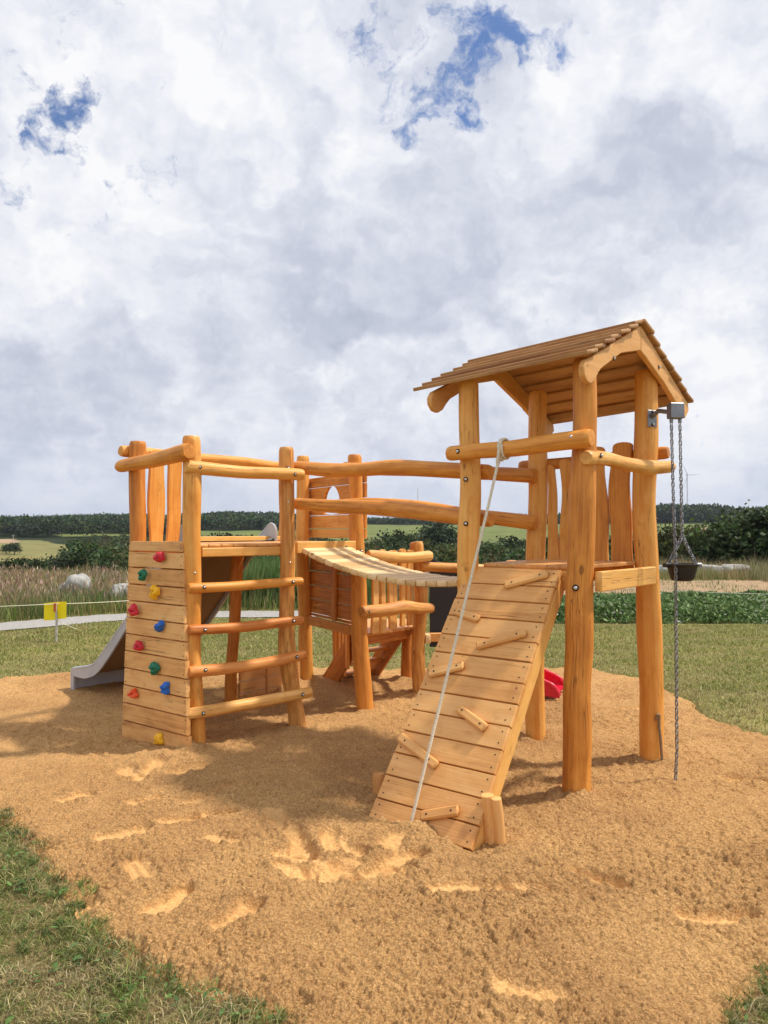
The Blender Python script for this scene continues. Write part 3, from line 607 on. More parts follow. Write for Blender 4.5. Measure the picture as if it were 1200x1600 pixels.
meadow(150000, -24, 3.0, 13.5, 25, .50, [(.40, .31, .16), (.48, .39, .21), (.22, .15, .09), (.15, .19, .055), (.32, .21, .15)], [4, 3, 3, 4, 2], 'tall dry brown and straw coloured grass behind the gravel path', lambda x, y: off(x, y) & (path_dist(x, y) > 1.3) & (rng.uniform(0, 1, len(x)) < 1.0 * smooth(fbm(x * .6 + 3, y * .6, 3), -.5, .15)))
meadow(26000, -4.2, 2.5, 16, 20, .95, [(.12, .18, .05), (.16, .22, .07), (.28, .27, .11)], [4, 3, 1], 'clump of tall green reeds behind the ladder', lambda x, y: (np.abs(x + 2.3) < 2.3) & off(x, y), 'reeds', (.012, .026), (.05, .35))
meadow(60000, 3.4, 24, 24.6, 38, .42, [(.13, .18, .05), (.30, .26, .12), (.20, .2, .08), (.38, .32, .18)], [3, 2, 2, 1], 'weedy grass between the ploughed strip and the dark trees', lambda x, y: x < 23.5)
meadow(7000, 3.6, 17, 16.6, 24.8, .16, [(.14, .19, .06), (.34, .29, .15), (.42, .34, .2)], [2, 2, 2], 'sparse weeds and stubble on the bare soil strip behind the crop', lambda x, y: fbm(x * .7, y * .7 + 9, 3) > -.05, 'stubble')
meadow(22000, 11, 24, 24, 36, .75, [(.36, .28, .16), (.3, .25, .12), (.2, .2, .07)], [2, 2, 1], 'dry tall grass at the right edge by the dark trees', lambda x, y: fbm(x * .5, y * .5, 2) > -.1)
meadow(22000, -20, 22, 6, 13, .03, [(.14, .17, .045), (.3, .26, .12)], [3, 1], 'short lawn to either side of the playground', lambda x, y: (np.abs(x) > 4.5) & (np.abs(x) > y * .6) & (poly_sd(x, y, SAND) < 0) & (path_dist(x, y) > .66), 'grass')
# seed heads over the tall grass
x, y = scatter(rng, 9000, -22, 1.5, 14.5, 23); k = off(x, y) & (path_dist(x, y) > 1.6) & (fbm(x * .5 + 3, y * .5, 3) > -.1); x, y = x[k], y[k]; n = len(x)
hh = .47 * rng.uniform(.6, 1.15, n) * (1 + .4 * fbm(x * .9 + 7, y * .9, 3)); V = np.empty((n, 4, 3)); a = rng.uniform(0, 6.28, n); sw = rng.uniform(.010, .024, n); sh = rng.uniform(.03, .09, n); zt_ = terrain(x, y)
for q, (u, v) in enumerate([(0, -.6), (1, 0), (0, 1), (-1, 0)]): V[:, q] = np.stack([x + np.cos(a) * u * sw, y + np.sin(a) * u * sw, zt_ + hh + v * sh], 1)
tag(mesh_np('seed_heads', V.reshape(-1, 3), [np.arange(n * 4).reshape(n, 4)], M_LEAF, None, False, np.repeat(mixcol(rng, n, [(.40, .28, .20), (.55, .46, .32), (.30, .18, .13), (.48, .33, .27)], [2, 1, 2, 2]), 4, 0)), 'brown and pinkish seed heads above the dry grass', 'seed heads', kind='stuff')

def leafquads(rng, C, size, N=None, tilt=1.0):
    n = len(C); d1 = rng.normal(0, 1, (n, 3)); d1 /= np.linalg.norm(d1, axis=1)[:, None]
    r = rng.normal(0, 1, (n, 3)) if N is None else np.cross(N, rng.normal(0, 1, (n, 3)))
    d2 = np.cross(d1, r); d2 /= np.linalg.norm(d2, axis=1)[:, None] + 1e-9; s_ = (size * rng.uniform(.55, 1.3, n))[:, None]
    V = np.empty((n, 4, 3)); V[:, 0] = C - d1 * s_; V[:, 1] = C + d2 * s_ * .55; V[:, 2] = C + d1 * s_; V[:, 3] = C - d2 * s_ * .55; return V
# crop bed on the right
x, y = scatter(rng, 60000, 2.3, 15, 13.15, 16.5); k = (y < 16.3 + .4 * perlin(x * .9, x * 0)) & (y > 13.25 + .18 * perlin(x * 1.3, x * 0 + 4)); x, y = x[k], y[k]; n = len(x)
top = .27 * (1 + .6 * fbm(x * 1.1, y * 1.1, 3)) * smooth(y, 13.1, 13.7); z = top * (1 - rng.uniform(0, 1, n) ** 2 * .8)
V = leafquads(rng, np.stack([x, y, z], 1), .045)
c = mixcol(rng, n, [(.10, .175, .05), (.155, .245, .08), (.06, .115, .032), (.22, .29, .11)], [3, 3, 2, 2]); fw = rng.uniform(0, 1, n) < .03 * (z > top * .7); c[fw] = A(.6, .6, .5)
tag(mesh_np('crop_leaves', V.reshape(-1, 3), [np.arange(n * 4).reshape(n, 4)], M_LEAF, None, False, np.repeat(c, 4, 0)), 'bed of low dark green leafy crop plants beyond the lawn', 'crop', kind='stuff')

# ================================================================ TREES
def crown_np(rng, rx, rz, cz, nclump, per, leaf, col, conifer=False):
    if conifer:
        zc = rng.uniform(0, 1, nclump) ** .8; a = rng.uniform(0, 6.28, nclump); rr = rx * (1 - zc) * rng.uniform(.5, 1, nclump)
        C0 = np.stack([rr * np.cos(a), rr * np.sin(a), cz - rz + 2 * rz * zc], 1); cs = rx * .30 * np.ones(nclump)
    else:
        u = rng.normal(0, 1, (nclump, 3)); u /= np.linalg.norm(u, axis=1)[:, None]; u[:, 2] = np.where(u[:, 2] < -.55, -u[:, 2], u[:, 2])
        f = rng.uniform(.45, 1.0, nclump)[:, None]; C0 = u * f * A(rx, rx, rz) * (1 + .22 * np.sin(u[:, :1] * 5 + u[:, 1:2] * 4)) + A(0, 0, cz); cs = rx * rng.uniform(.16, .34, nclump)
    C = np.repeat(C0, per, 0) + rng.normal(0, 1, (nclump * per, 3)) * np.repeat(cs, per)[:, None] * A(.62, .62, .5)
    V = leafquads(rng, C, leaf); cc = np.array(col) * (1 + .32 * rng.normal(0, 1, (nclump, 1))).clip(.45, 1.9) * (1 + .12 * rng.normal(0, 1, (nclump, 3)))
    cc = np.repeat(cc, per, 0) * (1 + .22 * rng.normal(0, 1, (nclump * per, 1))).clip(.4, 1.8)
    return V.reshape(-1, 3), np.repeat(cc, 4, 0).clip(.004, .5)
def make_tree(name, rx, rz, cz, nclump, per, leaf, col, seed, conifer=False):
    rg = np.random.default_rng(seed); root = bpy.data.objects.new(name, None); COL.objects.link(root); BASE[root.name] = np.zeros(3)
    V, c = crown_np(rg, rx, rz, cz, nclump, per, leaf, col, conifer)
    mesh_np('crown', V, [np.arange(len(V)).reshape(-1, 4)], M_LEAF, root, False, c)
    TV, TF = [], []; tr = rx * .085
    tube(TV, TF, [(0, 0, -.8), (.02 * rx, 0, cz * .35), (-.03 * rx, .02 * rx, cz * .8), (0, 0, cz + rz * .5)], np.array([1.2, 1, .7, .25]) * tr, 9)
    for q in range(6):
        a = q * 1.05 + rg.uniform(0, .6); z0 = cz * rg.uniform(.45, .95); l = rx * rg.uniform(.5, .85)
        tube(TV, TF, [(0, 0, z0), (math.cos(a) * l * .5, math.sin(a) * l * .5, z0 + l * .35), (math.cos(a) * l, math.sin(a) * l, z0 + l * .6)], np.array([.5, .35, .12]) * tr, 6)
    poly_obj('trunk', TV, TF, M_BARK, root); return root
DK = (.036, .058, .020); MG = (.062, .088, .026); OL = (.085, .095, .030); BL = (.030, .050, .026)
KINDS = {'dense': make_tree('deciduous_tree', 3.0, 2.9, 3.4, 120, 34, .24, DK, 1), 'olive': make_tree('bushy_tree', 3.2, 2.5, 2.7, 130, 34, .22, MG, 2), 'loose': make_tree('deciduous_tree', 2.6, 3.2, 3.9, 90, 30, .24, OL, 3), 'round': make_tree('shrub', 2.2, 1.7, 1.7, 90, 26, .2, DK, 4)}
first_use = dict.fromkeys(KINDS, True)
def tree(kind, px, d, top, label, group, wid=1.0, rz=0.):
    """one tree standing in column px at distance d, its top at height `top` (m above the lawn)"""
    x = (px - 600) / 1203 * d; z = float(terrain(A(x), A(d))[0]); root = KINDS[kind]; H0 = {'dense': 6.3, 'olive': 5.2, 'loose': 7.1, 'round': 3.4}[kind]; s_ = (top - z) / H0
    o = root if first_use[kind] else copy_thing(root, (0, 0, 0)); first_use[kind] = False
    o.location = (x, d, z); o.scale = (s_ * wid, s_ * wid, s_); o.rotation_euler = (0, 0, rz)
    tag(o, label, 'shrub' if kind == 'round' else 'tree', group); return o
yz = lambda y, d: 1.6 + (829 - y) / 1203 * d
GR = 'dark trees beyond the weedy strip at the right'
for a in [('olive', 1003, 78, yz(838, 78), 'dark tree half hidden behind the right post of the roofed tower', .9, .3), ('loose', 1052, 74, yz(818, 74), 'loose-topped dark tree standing directly behind the hanging bucket', .85, 1.2),
          ('loose', 1092, 70, yz(822, 70), 'dark tree just right of the bucket chains, lower than its neighbours', 1.0, 2.1), ('olive', 1136, 68, yz(826, 68), 'low wide dark green tree between the bucket and the right edge tree', 1.1, .7),
          ('olive', 1172, 64, yz(806, 64), 'tall bushy olive green tree near the right edge of the view', 1.15, 2.9), ('dense', 1216, 62, yz(800, 62), 'tallest bushy tree cut off by the right edge of the view', 1.1, 4.0), ('dense', 1290, 66, yz(806, 66), 'dark tree beyond the right edge of the weedy strip', 1.1, 1.0)]:
    tree(*a[:5], GR, *a[5:])
GV = 'trees in the valley behind the playground'
for a in [('dense', 596, 165, yz(845, 165), 'dark valley tree left of the small white house', 1.1, .2), ('dense', 622, 160, yz(838, 160), 'tall dark valley tree standing over the small white house', 1.0, 1.1), ('loose', 648, 170, yz(836, 170), 'tall valley tree right of the small white house', 1.0, 2.2),
          ('olive', 574, 150, yz(852, 150), 'olive valley tree beside the middle post of the bridge', 1.1, .7), ('dense', 676, 260, yz(826, 260), 'dark tree on the green field seen under the lower bridge rail', 1.1, .4), ('dense', 694, 255, yz(824, 255), 'dark tree on the green field left of the ramp side post', 1.2, 3.0),
          ('olive', 706, 180, yz(853, 180), 'pale valley tree low beside the ramp side post', 1.2, 1.9), ('olive', 775, 140, yz(852, 140), 'olive valley tree behind the climbing rope', 1.2, 2.5), ('dense', 803, 150, yz(846, 150), 'dark valley tree between the climbing rope and the back post', 1.1, 1.4),
          ('dense', 865, 130, yz(843, 130), 'dark valley tree seen between the wavy railing boards and back post', 1.1, 4.4), ('loose', 905, 140, yz(838, 140), 'loose valley tree partly behind the front post of the roofed tower', 1.1, .9), ('olive', 948, 120, yz(840, 120), 'olive valley tree between the two widest railing boards', 1.2, 2.7),
          ('dense', 105, 120, yz(866, 120), 'dark rounded tree above the pale boulders at the left', 1.25, .5), ('dense', 150, 130, yz(862, 130), 'dark tree left of the climbing wall above the dry grass', 1.2, 1.6), ('olive', 182, 110, yz(858, 110), 'bushy dark green tree touching the climbing wall edge', 1.2, 2.6),
          ('dense', 334, 200, yz(843, 200), 'dark tree beside the front post above the left deck', 1.1, .3), ('dense', 360, 210, yz(841, 210), 'middle dark tree in the field above the left deck', 1.1, 2.0), ('dense', 392, 190, yz(845, 190), 'dark rounded tree left of the grey slide rim', 1.2, 3.3), ('olive', 415, 95, yz(868, 95), 'dark bushy tree under the left deck behind the reeds', 1.3, 3.9)]:
    tree(*a[:5], GV, *a[5:])
GS = 'shrubs on the left meadow'
for a in [('round', 10, 330, yz(852, 330), 'round dark shrub on the pale meadow, leftmost in view', .9, .2), ('round', 23, 326, yz(850, 326), 'round dark shrub on the pale meadow, right of its twin', .9, 1.5), ('round', 32, 62, yz(876, 62), 'low grey green shrub above the dry grass at the left edge', 1.5, 2.0), ('round', 62, 58, yz(877, 58), 'feathery shrub above the dry grass below the pale meadow', .8, 3.0)]:
    tree(*a[:5], GS, *a[5:])
# woods that read as one mass
def wood_mass(name, label, pts, temps, seed):
    rg = np.random.default_rng(seed); VV, CC = [], []
    which = rg.integers(0, len(temps), len(pts))
    for k, (V0, c0) in enumerate(temps):
        P = pts[which == k]; n = len(P)
        if not n: continue
        a = rg.uniform(0, 6.28, n); s_ = P[:, 3]; ca, sa = np.cos(a)[:, None], np.sin(a)[:, None]; sw = s_ * rg.uniform(.85, 1.2, n)
        X = (V0[None, :, 0] * ca - V0[None, :, 1] * sa) * sw[:, None] + P[:, :1]; Y = (V0[None, :, 0] * sa + V0[None, :, 1] * ca) * sw[:, None] + P[:, 1:2]; Z = V0[None, :, 2] * s_[:, None] + P[:, 2:3]
        VV.append(np.stack([X, Y, Z], -1).reshape(-1, 3)); CC.append((c0[None] * rg.uniform(.7, 1.35, (n, 1, 1)) * (1 + .1 * rg.normal(0, 1, (n, 1, 3)))).reshape(-1, 3))
    V = np.vstack(VV); return tag(mesh_np(name, V, [np.arange(len(V)).reshape(-1, 4)], M_LEAF, None, False, np.vstack(CC).clip(.004, .5)), label, 'woodland', kind='stuff')
rg = np.random.default_rng(21)
tl = [crown_np(np.random.default_rng(40 + i), .5, .46, .52, 22, 6, .095, (DK, BL, MG)[i % 3]) for i in range(5)]
tv = [crown_np(np.random.default_rng(80 + i), .5, .46, .52, 44, 8, .058, (DK, MG, OL, DK, MG)[i]) for i in range(5)]
tl_old = 0 and [crown_np(np.random.default_rng(40 + i), .5, .46, .52, 16, 6, .12, (DK, BL, MG)[i % 3]) for i in range(5)]
tcn_ = [crown_np(np.random.default_rng(60 + i), .26, .5, .5, 22, 4, .085, BL, True) for i in range(3)]
SKY_LINE = ([-300, 60, 300, 360, 430, 500, 720, 850, 1010, 1030, 1100, 1160, 1300, 1500], [806, 805, 803, 800, 799, 808, 808, 803, 799, 787, 789, 793, 786, 786])
WOOD_LINE = ([-300, 60, 90, 130, 200, 300, 430, 480, 560, 700, 800, 1000, 1060, 1100, 1300, 1500], [880, 880, 868, 853, 846, 843, 843, 838, 850, 847, 847, 841, 842, 845, 838, 838])
def pick(n, c0, c1, d0, d1, hmin, hmax, cond=None):
    d = np.sqrt(rg.uniform(d0 * d0, d1 * d1, n)); c = rg.uniform(c0, c1, n); x = (c - 600) / 1203 * d; k = fields(x, d) == 0
    if cond is not None: k &= cond(c, d)
    x, d, c = x[k], d[k], c[k]; z = terrain(x, d) - .4; line = SKY_LINE if d0 > 500 else ([60, 130, 300, 520], [856, 842, 838, 838]) if d0 == 300 else WOOD_LINE           # crowns keep to the profile of the wood
    lim = 1.6 + (829 - np.interp(c, *line) - 3.0 * perlin(c / 95, c * 0 + 7.3) - (rg.uniform(0, 4, len(x)) if d0 > 500 else 30 * rg.uniform(0, 1, len(x)) ** 1.6 + 5 * perlin(c / 23, d / 40) - 3)) / 1203 * d - z
    h = np.minimum(rg.uniform(hmin, hmax, len(x)), lim * rg.uniform(.93, 1, len(x))); k = h > 1.2
    return np.stack([x, d, z, h], 1)[k]
wood_mass('forest', 'dark forest covering the far hills along the horizon', np.vstack([pick(5200, -260, 640, 505, 1060, 8, 13), pick(2600, 480, 1460, 800, 1060, 8, 13), pick(2000, 980, 1460, 800, 960, 13, 19)]), tl, 5)
wood_mass('conifer_forest', 'dark conifers standing on the far ridge', np.vstack([pick(900, -260, 520, 930, 1060, 12, 17), pick(700, 260, 520, 960, 1060, 14, 18), pick(900, 1020, 1460, 830, 960, 16, 22), pick(300, 520, 1020, 900, 1060, 9, 13)]), tcn_, 6)
wood_mass('valley_wood', 'green valley woodland of broad-leaved trees below the far fields', np.vstack([pick(700, 20, 500, 150, 520, 6, 11, lambda c, d: d < np.where(c < 130, 280, 520)), pick(1100, 440, 1460, 120, 400, 5, 9), pick(3000, 60, 520, 300, 600, 3, 9), pick(260, -260, 60, 130, 280, 4, 7), pick(420, -200, 1400, 60, 130, 2.2, 4.2, lambda c, d: (c < 250) | (c > 420))]), tv, 7)
#PART3
# ================================================================ ROOFED TOWER (right)
U = unit(A(.655, .755, 0)); Vd = A(-U[1], U[0], 0); UP = A(0, 0, 1)       # U away from the ramp, Vd towards the bridge
TB = thing('roofed_play_tower', 'tall wooden play tower on four log posts with a shingled gable roof', 'play tower', (1.17, 5.26, 0))
log(TB, 'post', [(1.155, 4.66, -.25), (1.153, 4.65, .3), (1.153, 4.635, .62), (1.178, 4.625, .92), (1.172, 4.62, 1.3), (1.192, 4.61, 1.9), (1.205, 4.605, 2.63)], [.083, .082, .080, .083, .078, .076, .070])
log(TB, 'post', [(1.878, 5.42, -.25), (1.872, 5.41, .2), (1.866, 5.40, .5), (1.852, 5.39, .9), (1.834, 5.385, 1.3), (1.822, 5.38, 1.75), (1.83, 5.375, 2.2), (1.837, 5.37, 2.72)], [.085, .083, .080, .082, .078, .078, .078, .076])
log(TB, 'post', [(.565, 5.12, -.25), (.565, 5.11, .6), (.563, 5.1, 1.4), (.568, 5.1, 1.8), (.560, 5.1, 2.2), (.562, 5.1, 2.60)], [.073, .072, .072, .068, .066, .065])
log(TB, 'post', [(1.145, 5.91, -.25), (1.150, 5.90, .5), (1.160, 5.88, 1.35), (1.166, 5.87, 1.9), (1.18, 5.87, 2.66)], [.073, .073, .072, .071, .071])
for p0, p1, q in (((1.235, 4.60), (1.795, 5.27), 0), ((.60, 5.045), (1.10, 4.66), 1), ((1.22, 5.86), (1.77, 5.46), 1), ((.62, 5.17), (1.10, 5.79), 1)):
    o_ = -Vd * .045 if q == 0 else A(0, 0, 0)
    if p0 == (.60, 5.045): o_ = U * .085 - UP * .004
    Wood(BASE[TB.name]).beam(A(*p0, 1.297) + o_, A(*p1, 1.297) + o_, .118, .045, tint=.3).build('beam', W_BEAM, TB)
wd = Wood(BASE[TB.name])                                     # floor boards
for k in range(7):
    f = (k + .5) / 7; a = A(.66, 5.085, 1.372) * (1 - f) + A(1.15, 4.72, 1.372) * f; b = A(1.17, 5.83, 1.372) * (1 - f) + A(1.78, 5.40, 1.372) * f
    wd.beam(a, b, .028, .098, tint=.4 + .05 * k)
wd.build('deck', W_BRD, TB)
RN = A(1.70, 4.985, 2.955); RL = 1.29                          # roof ridge, near end
RVd = Vd - UP * .05
def roof_pt(side, w_, l): return RN + RVd * l + U * (w_ * side) - UP * ((.455 if side < 0 else .475) * w_)
rw = Wood(BASE[TB.name]); rgn = np.random.default_rng(5)
for side, wmax in ((-1, .79), (1, .885)):
    n = 7; st_ = wmax / n; sl = .545 if side < 0 else .475
    for k in range(n):
        w0 = st_ * k - (.0 if k else .01); w1 = st_ * (k + 1) + .028
        a = roof_pt(side, w0, 0) + UP * .010; b = roof_pt(side, w1, 0) + UP * .036
        X = unit(b - a); Nn = np.cross(X, Vd); Nn = Nn if Nn[2] > 0 else -Nn
        j0, j1 = rgn.uniform(-.012, .012, 2); s0 = .012 * (n - k)
        rw.plank((a + b) / 2 + RVd * j0, X, Nn, RVd, np.linalg.norm(b - a), .024, RL + j1, tint=rgn.uniform(.15, .85), bev=.004)
rw.build('roof', W_ROOF, TB)
for l0 in (.028, RL - .16):                                  # gable boards
    gl = [(0, -.012), (-.785, -.370), (-.815, -.41), (-.81, -.455), (-.775, -.492), (-.725, -.50), (-.675, -.475), (-.64, -.435), (-.59, -.39), (-.3, -.245), (0, -.175)]
    gr_ = [(.003, -.012), (.86, -.418), (.87, -.47), (.80, -.53), (.40, -.33), (.003, -.175)]
    for ol in (gl, gr_):
        o_ = RN + RVd * (l0 + .038)
        wv = Wood(BASE[TB.name]).ext([(a, b) for a, b in ol], o_, U, UP, .038, bev=.006, tint=.35)
        g = wv.build('gable_board', W_BRD, TB)
        if l0 < .1:
            bolt(g, o_ + U * (-.42 if ol is gl else .30) - UP * (.30 if ol is gl else .235) - Vd * .0395, -Vd, .013)
# rails
r_ = log(TB, 'rail', [(.425, 5.065, 2.103), (.62, 4.92, 2.108), (.80, 4.775, 2.112), (1.02, 4.60, 2.135), (1.205, 4.455, 2.142)], [.047, .048, .049, .055, .058], crook=.004)
bolt(r_, (.478, 4.972, 2.112), -U); bolt(r_, (1.094, 4.488, 2.147), unit(-U + A(0, 0, .2)))
r_ = log(TB, 'rail', [(1.185, 4.515, 2.032), (1.36, 4.72, 2.04), (1.55, 4.93, 2.028), (1.78, 5.12, 2.02), (1.975, 5.285, 2.032)], [.045, .043, .046, .050, .044], crook=.006, mat=W_YEL)
bolt(r_, (1.285, 4.55, 2.045), -Vd, .015); bolt(r_, (1.955, 5.215, 2.035), -Vd, .015)
log(TB, 'rail', [(1.06, 5.99, 2.09), (1.5, 5.70, 2.12), (1.99, 5.37, 2.15)], [.045, .043, .045])
for t_, wdt, zt, ph in ((.155, .078, 2.10, 0), (.285, .085, 2.13, 1), (.60, .115, 2.21, 2), (.805, .150, 2.23, 3)):
    c0 = A(1.175, 5.885, 0) + A(.66, -.475, 0) * t_ - U * .015
    Wood(BASE[TB.name]).plank(c0 + UP * 1.235, A(.81, -.585, 0), U, UP, wdt, .032, zt - 1.235, wave=.014, roundtop=.03, tint=.35 + .1 * ph).build('baluster', W_LOG, TB)
bolt(TB, (1.130, 4.552, 1.262), unit(A(-.28, -.96, 0)), .02)
bolt(TB, (.535, 5.034, 1.935), unit(A(-.2, -1, 0)), .016); bolt(TB, (.535, 5.034, 1.645), unit(A(-.2, -1, 0)), .016)

# short knotted cord nailed to the foot of the right post
def rope_mesh(V, F, path, r, pitch=.045, step=.009):
    P = np.array(path, float); L = np.concatenate([[0], np.cumsum(np.linalg.norm(np.diff(P, axis=0), axis=1))]); S = np.arange(0, L[-1], step)
    C = np.stack([np.interp(S, L, P[:, i]) for i in range(3)], 1); T = np.gradient(C, axis=0); T /= np.linalg.norm(T, axis=1)[:, None]
    x = unit(np.cross(T[0], A(.3, .2, .9))); X = []
    for q in T: x = unit(x - q * np.dot(x, q)); X.append(x)
    X = np.array(X); Y = np.cross(T, X)
    for k in range(3):
        a = S / pitch * 2 * np.pi + k * 2.094; tube(V, F, C + (X * np.cos(a)[:, None] + Y * np.sin(a)[:, None]) * r * .5, r * .56, 7)
V, F = [], []; rope_mesh(V, F, [(1.868, 5.318, .30), (1.872, 5.300, .345), (1.884, 5.300, .335), (1.886, 5.312, .26), (1.898, 5.316, .16), (1.904, 5.312, .04), (1.912, 5.30, -.05)], .011, .04)
ct = thing('short_cord', 'short twisted brown cord hanging down the foot of the right roofed tower post', 'cord', (1.874, 5.314, 0))
poly_obj('twisted_cord', V, F, simple('weathered_cord', (.27, .17, .09), .9, 0, .4, 200, .2), ct)

# ================================================================ CLIMBING RAMP
RBL = A(-.089, 4.328, 0); REX = A(.778, -.628, 0); REY = unit(A(.377, .467, .8)); RNN = np.cross(REX, REY); RW, RLN = .672, 1.7134
CR = thing('climbing_ramp', 'steep wooden plank ramp with nailed foot cleats leaning on the roofed tower', 'climbing ramp', (.2, 4.15, 0))
rp = lambda a, b, h=0: RBL + REX * a + REY * b + RNN * h
ed = [-.26, -.13, -.004, .120, .258, .393, .531, .665, .80, .927, 1.062, 1.19, 1.327, 1.456, 1.575, 1.706]
wr = Wood(BASE[CR.name]); rgn = np.random.default_rng(9)
for k in range(len(ed) - 1):
    g = .0035; j = rgn.uniform(-.004, .004, 2); y0, y1 = ed[k] + g, ed[k + 1] - g; h = rgn.uniform(-.0015, .0015)
    wr.ext([(j[0], y0), (RW + j[1], y0 + rgn.uniform(-.002, .002)), (RW + j[1], y1), (j[0], y1)], rp(0, 0, -.034 + h), REX, REY, .034, bev=.004, tint=rgn.uniform(.25, .65))
    for xx in (.035, RW - .035):
        for yy in (y0 + .03, y1 - .03): wr.dot(rp(xx + rgn.uniform(-.006, .006), yy, h), RNN, .0048)
wr.build('plank_deck', [W_BRD, M_DARK], CR)
for xx in (.03, RW - .026):
    Wood(BASE[CR.name]).beam(rp(xx, -.3, -.085), rp(xx, 1.66, -.085), .098, .045, up=RNN, tint=.25).build('stringer', W_BEAM, CR)
for (a0, b0), (a1, b1) in (((.34, 1.559), (.613, 1.658)), ((.059, 1.348), (.249, 1.305)), ((.3, 1.116), (.596, 1.243)), ((.039, .897), (.261, .985)), ((.325, .718), (.544, .625)), ((.008, .482), (.325, .363)), ((.335, .084), (.548, .165))):
    d_ = unit(A(a1 - a0, b1 - b0, 0)); D3 = REX * d_[0] + REY * d_[1]; X3 = np.cross(D3, RNN)
    wc = Wood(BASE[CR.name]).plank(rp(a0, b0, .015), X3, RNN, D3, .052, .030, math.hypot(a1 - a0, b1 - b0), bev=.009, wave=.002, tint=rgn.uniform(.2, .7))
    for q in (.18, .82): wc.dot(rp(a0 + (a1 - a0) * q, b0 + (b1 - b0) * q, .030), RNN, .006)
    wc.build('cleat', [W_BRD, M_DARK], CR)
sk = 'log stakes pinning the ramp'
s1 = thing('stake', 'round log stake with a flat top driven in at the right foot of the ramp', 'stake', (.545, 4.00, 0), sk)
wk = Wood(BASE[s1.name]).log([(.562, 4.025, -.2), (.552, 4.017, .05), (.534, 4.002, .235)], [.036, .035, .033], tint=.2, cham=.05, wob=.07).log([(.607, 3.998, -.2), (.595, 3.99, .05), (.573, 3.977, .228)], [.029, .028, .027], tint=.1, cham=.05, wob=.07)
wk.build('stake_log', W_BRD, s1)
s2 = thing('stake', 'short round stake behind the left foot of the ramp', 'stake', (-.03, 4.72, 0), sk)
Wood(BASE[s2.name]).log([(-.02, 4.70, -.2), (-.03, 4.72, .12)], [.042, .04]).build('stake_log', W_BRD, s2)
# climbing rope
V, F = [], []; A0 = A(.752, 4.812, 2.111); axr = unit(A(.787, -.616, .02)); n1_ = np.cross(axr, UP)
loop = [A0 + axr * (.012 * (k / 14) - .008) + (n1_ * math.cos(k * .449) + UP * math.sin(k * .449)) * .062 for k in range(0, 30)]
rope_mesh(V, F, loop, .0095)
rope_mesh(V, F, [A0 + n1_ * .062 + UP * .01, A0 + n1_ * .075 - UP * .05, A0 + n1_ * .08 - UP * .10, (.62, 4.66, 1.70), (.42, 4.44, 1.0), (.27, 4.28, .48), (.150, 4.165, .055), (.135, 4.15, -.03)], .0095)
rope_mesh(V, F, [A0 - n1_ * .055 - UP * .03, A0 + n1_ * .03 - UP * .072, A0 + n1_ * .080 - UP * .06, A0 + n1_ * .088 - UP * .085, A0 + n1_ * .070 - UP * .10, A0 + n1_ * .066 - UP * .075], .0105)
ro = thing('climbing_rope', 'pale twisted rope tied round the log rail and running down the ramp', 'rope', A0)
poly_obj('twisted_rope', V, F, M_ROPE, ro)

# ================================================================ LEFT TOWER
TA = thing('climbing_tower', 'wooden play tower with climbing wall, log ladder and window panel at the left', 'play tower', (-1.2, 6.6, 0)); BA = BASE[TA.name]
pA1 = log(TA, 'post', [(-1.995, 6.25, -.2), (-1.995, 6.25, 1.0), (-2.0, 6.25, 2.325)], [.070, .068, .064])
pA2 = log(TA, 'post', [(-1.397, 5.745, -.2), (-1.400, 5.735, .15), (-1.413, 5.71, .75), (-1.422, 5.70, 1.4), (-1.430, 5.70, 2.30)], [.068, .069, .066, .070, .067])
pA3 = log(TA, 'post', [(-.69, 6.26, -.2), (-.70, 6.25, .06), (-.738, 6.23, .30), (-.775, 6.21, .6), (-.776, 6.20, .95), (-.782, 6.2, 1.6), (-.79, 6.2, 2.272)], [.070, .068, .064, .070, .062, .063, .062], mat=W_YEL, tint=.75)
pA4 = log(TA, 'post', [(-1.41, 7.2, -.2), (-1.415, 7.18, .15), (-1.40, 7.12, .45), (-1.375, 7.1, .95), (-1.335, 7.1, 1.47)], [.062, .058, .050, .052, .054], tint=.8)
pA5 = log(TA, 'post', [(-.80, 7.95, -.2), (-.81, 7.9, .6), (-.825, 7.85, 1.6), (-.832, 7.85, 2.36)], [.072, .070, .070, .066])
pM1 = log(TA, 'post', [(-.165, 6.90, -.2), (-.172, 6.89, .1), (-.205, 6.865, .6), (-.228, 6.85, 1.0), (-.25, 6.85, 1.7), (-.257, 6.85, 2.275)], [.078, .076, .072, .068, .064, .062], tint=.6)
for c, n_ in (((-1.385, 5.642, 1.29), (.5, -.86, 0)), ((-.752, 6.146, 1.345), (.5, -.86, 0)), ((-.765, 6.142, 1.83), (.5, -.86, 0)), ((-.765, 6.142, 2.1), (.5, -.86, 0)), ((-.20, 6.795, 1.42), (.6, -.8, 0))): bolt(TA, c, n_, .015)
FU = unit(A(1.19, 1.17, 0)); FN = A(FU[1], -FU[0], 0)                   # front direction and outward normal
wd = Wood(BA); n = 15                                        # deck boards run back from the front edge
for k in range(n):
    f = (k + .5) / n; a = A(-1.40, 5.73, 1.485) * (1 - f) + A(-.20, 6.84, 1.485) * f; b = A(-1.97, 6.31, 1.485) * (1 - f) + A(-.84, 7.83, 1.485) * f
    wd.beam(a, b, .027, 1.63 / n - .006, tint=.3 + .4 * ((k * 7) % 5) / 5)
wd.build('deck', W_BRD, TA)
Wood(BA).beam(A(-1.375, 5.775, 1.436), A(-.80, 6.24, 1.436), .068, .05, tint=.35).build('beam', W_BEAM, TA)
Wood(BA).beam(A(-.735, 6.27, 1.462) + FN * .02, A(-.275, 6.80, 1.462) + FN * .02, .095, .05, tint=.3).build('beam', W_BEAM, TA)
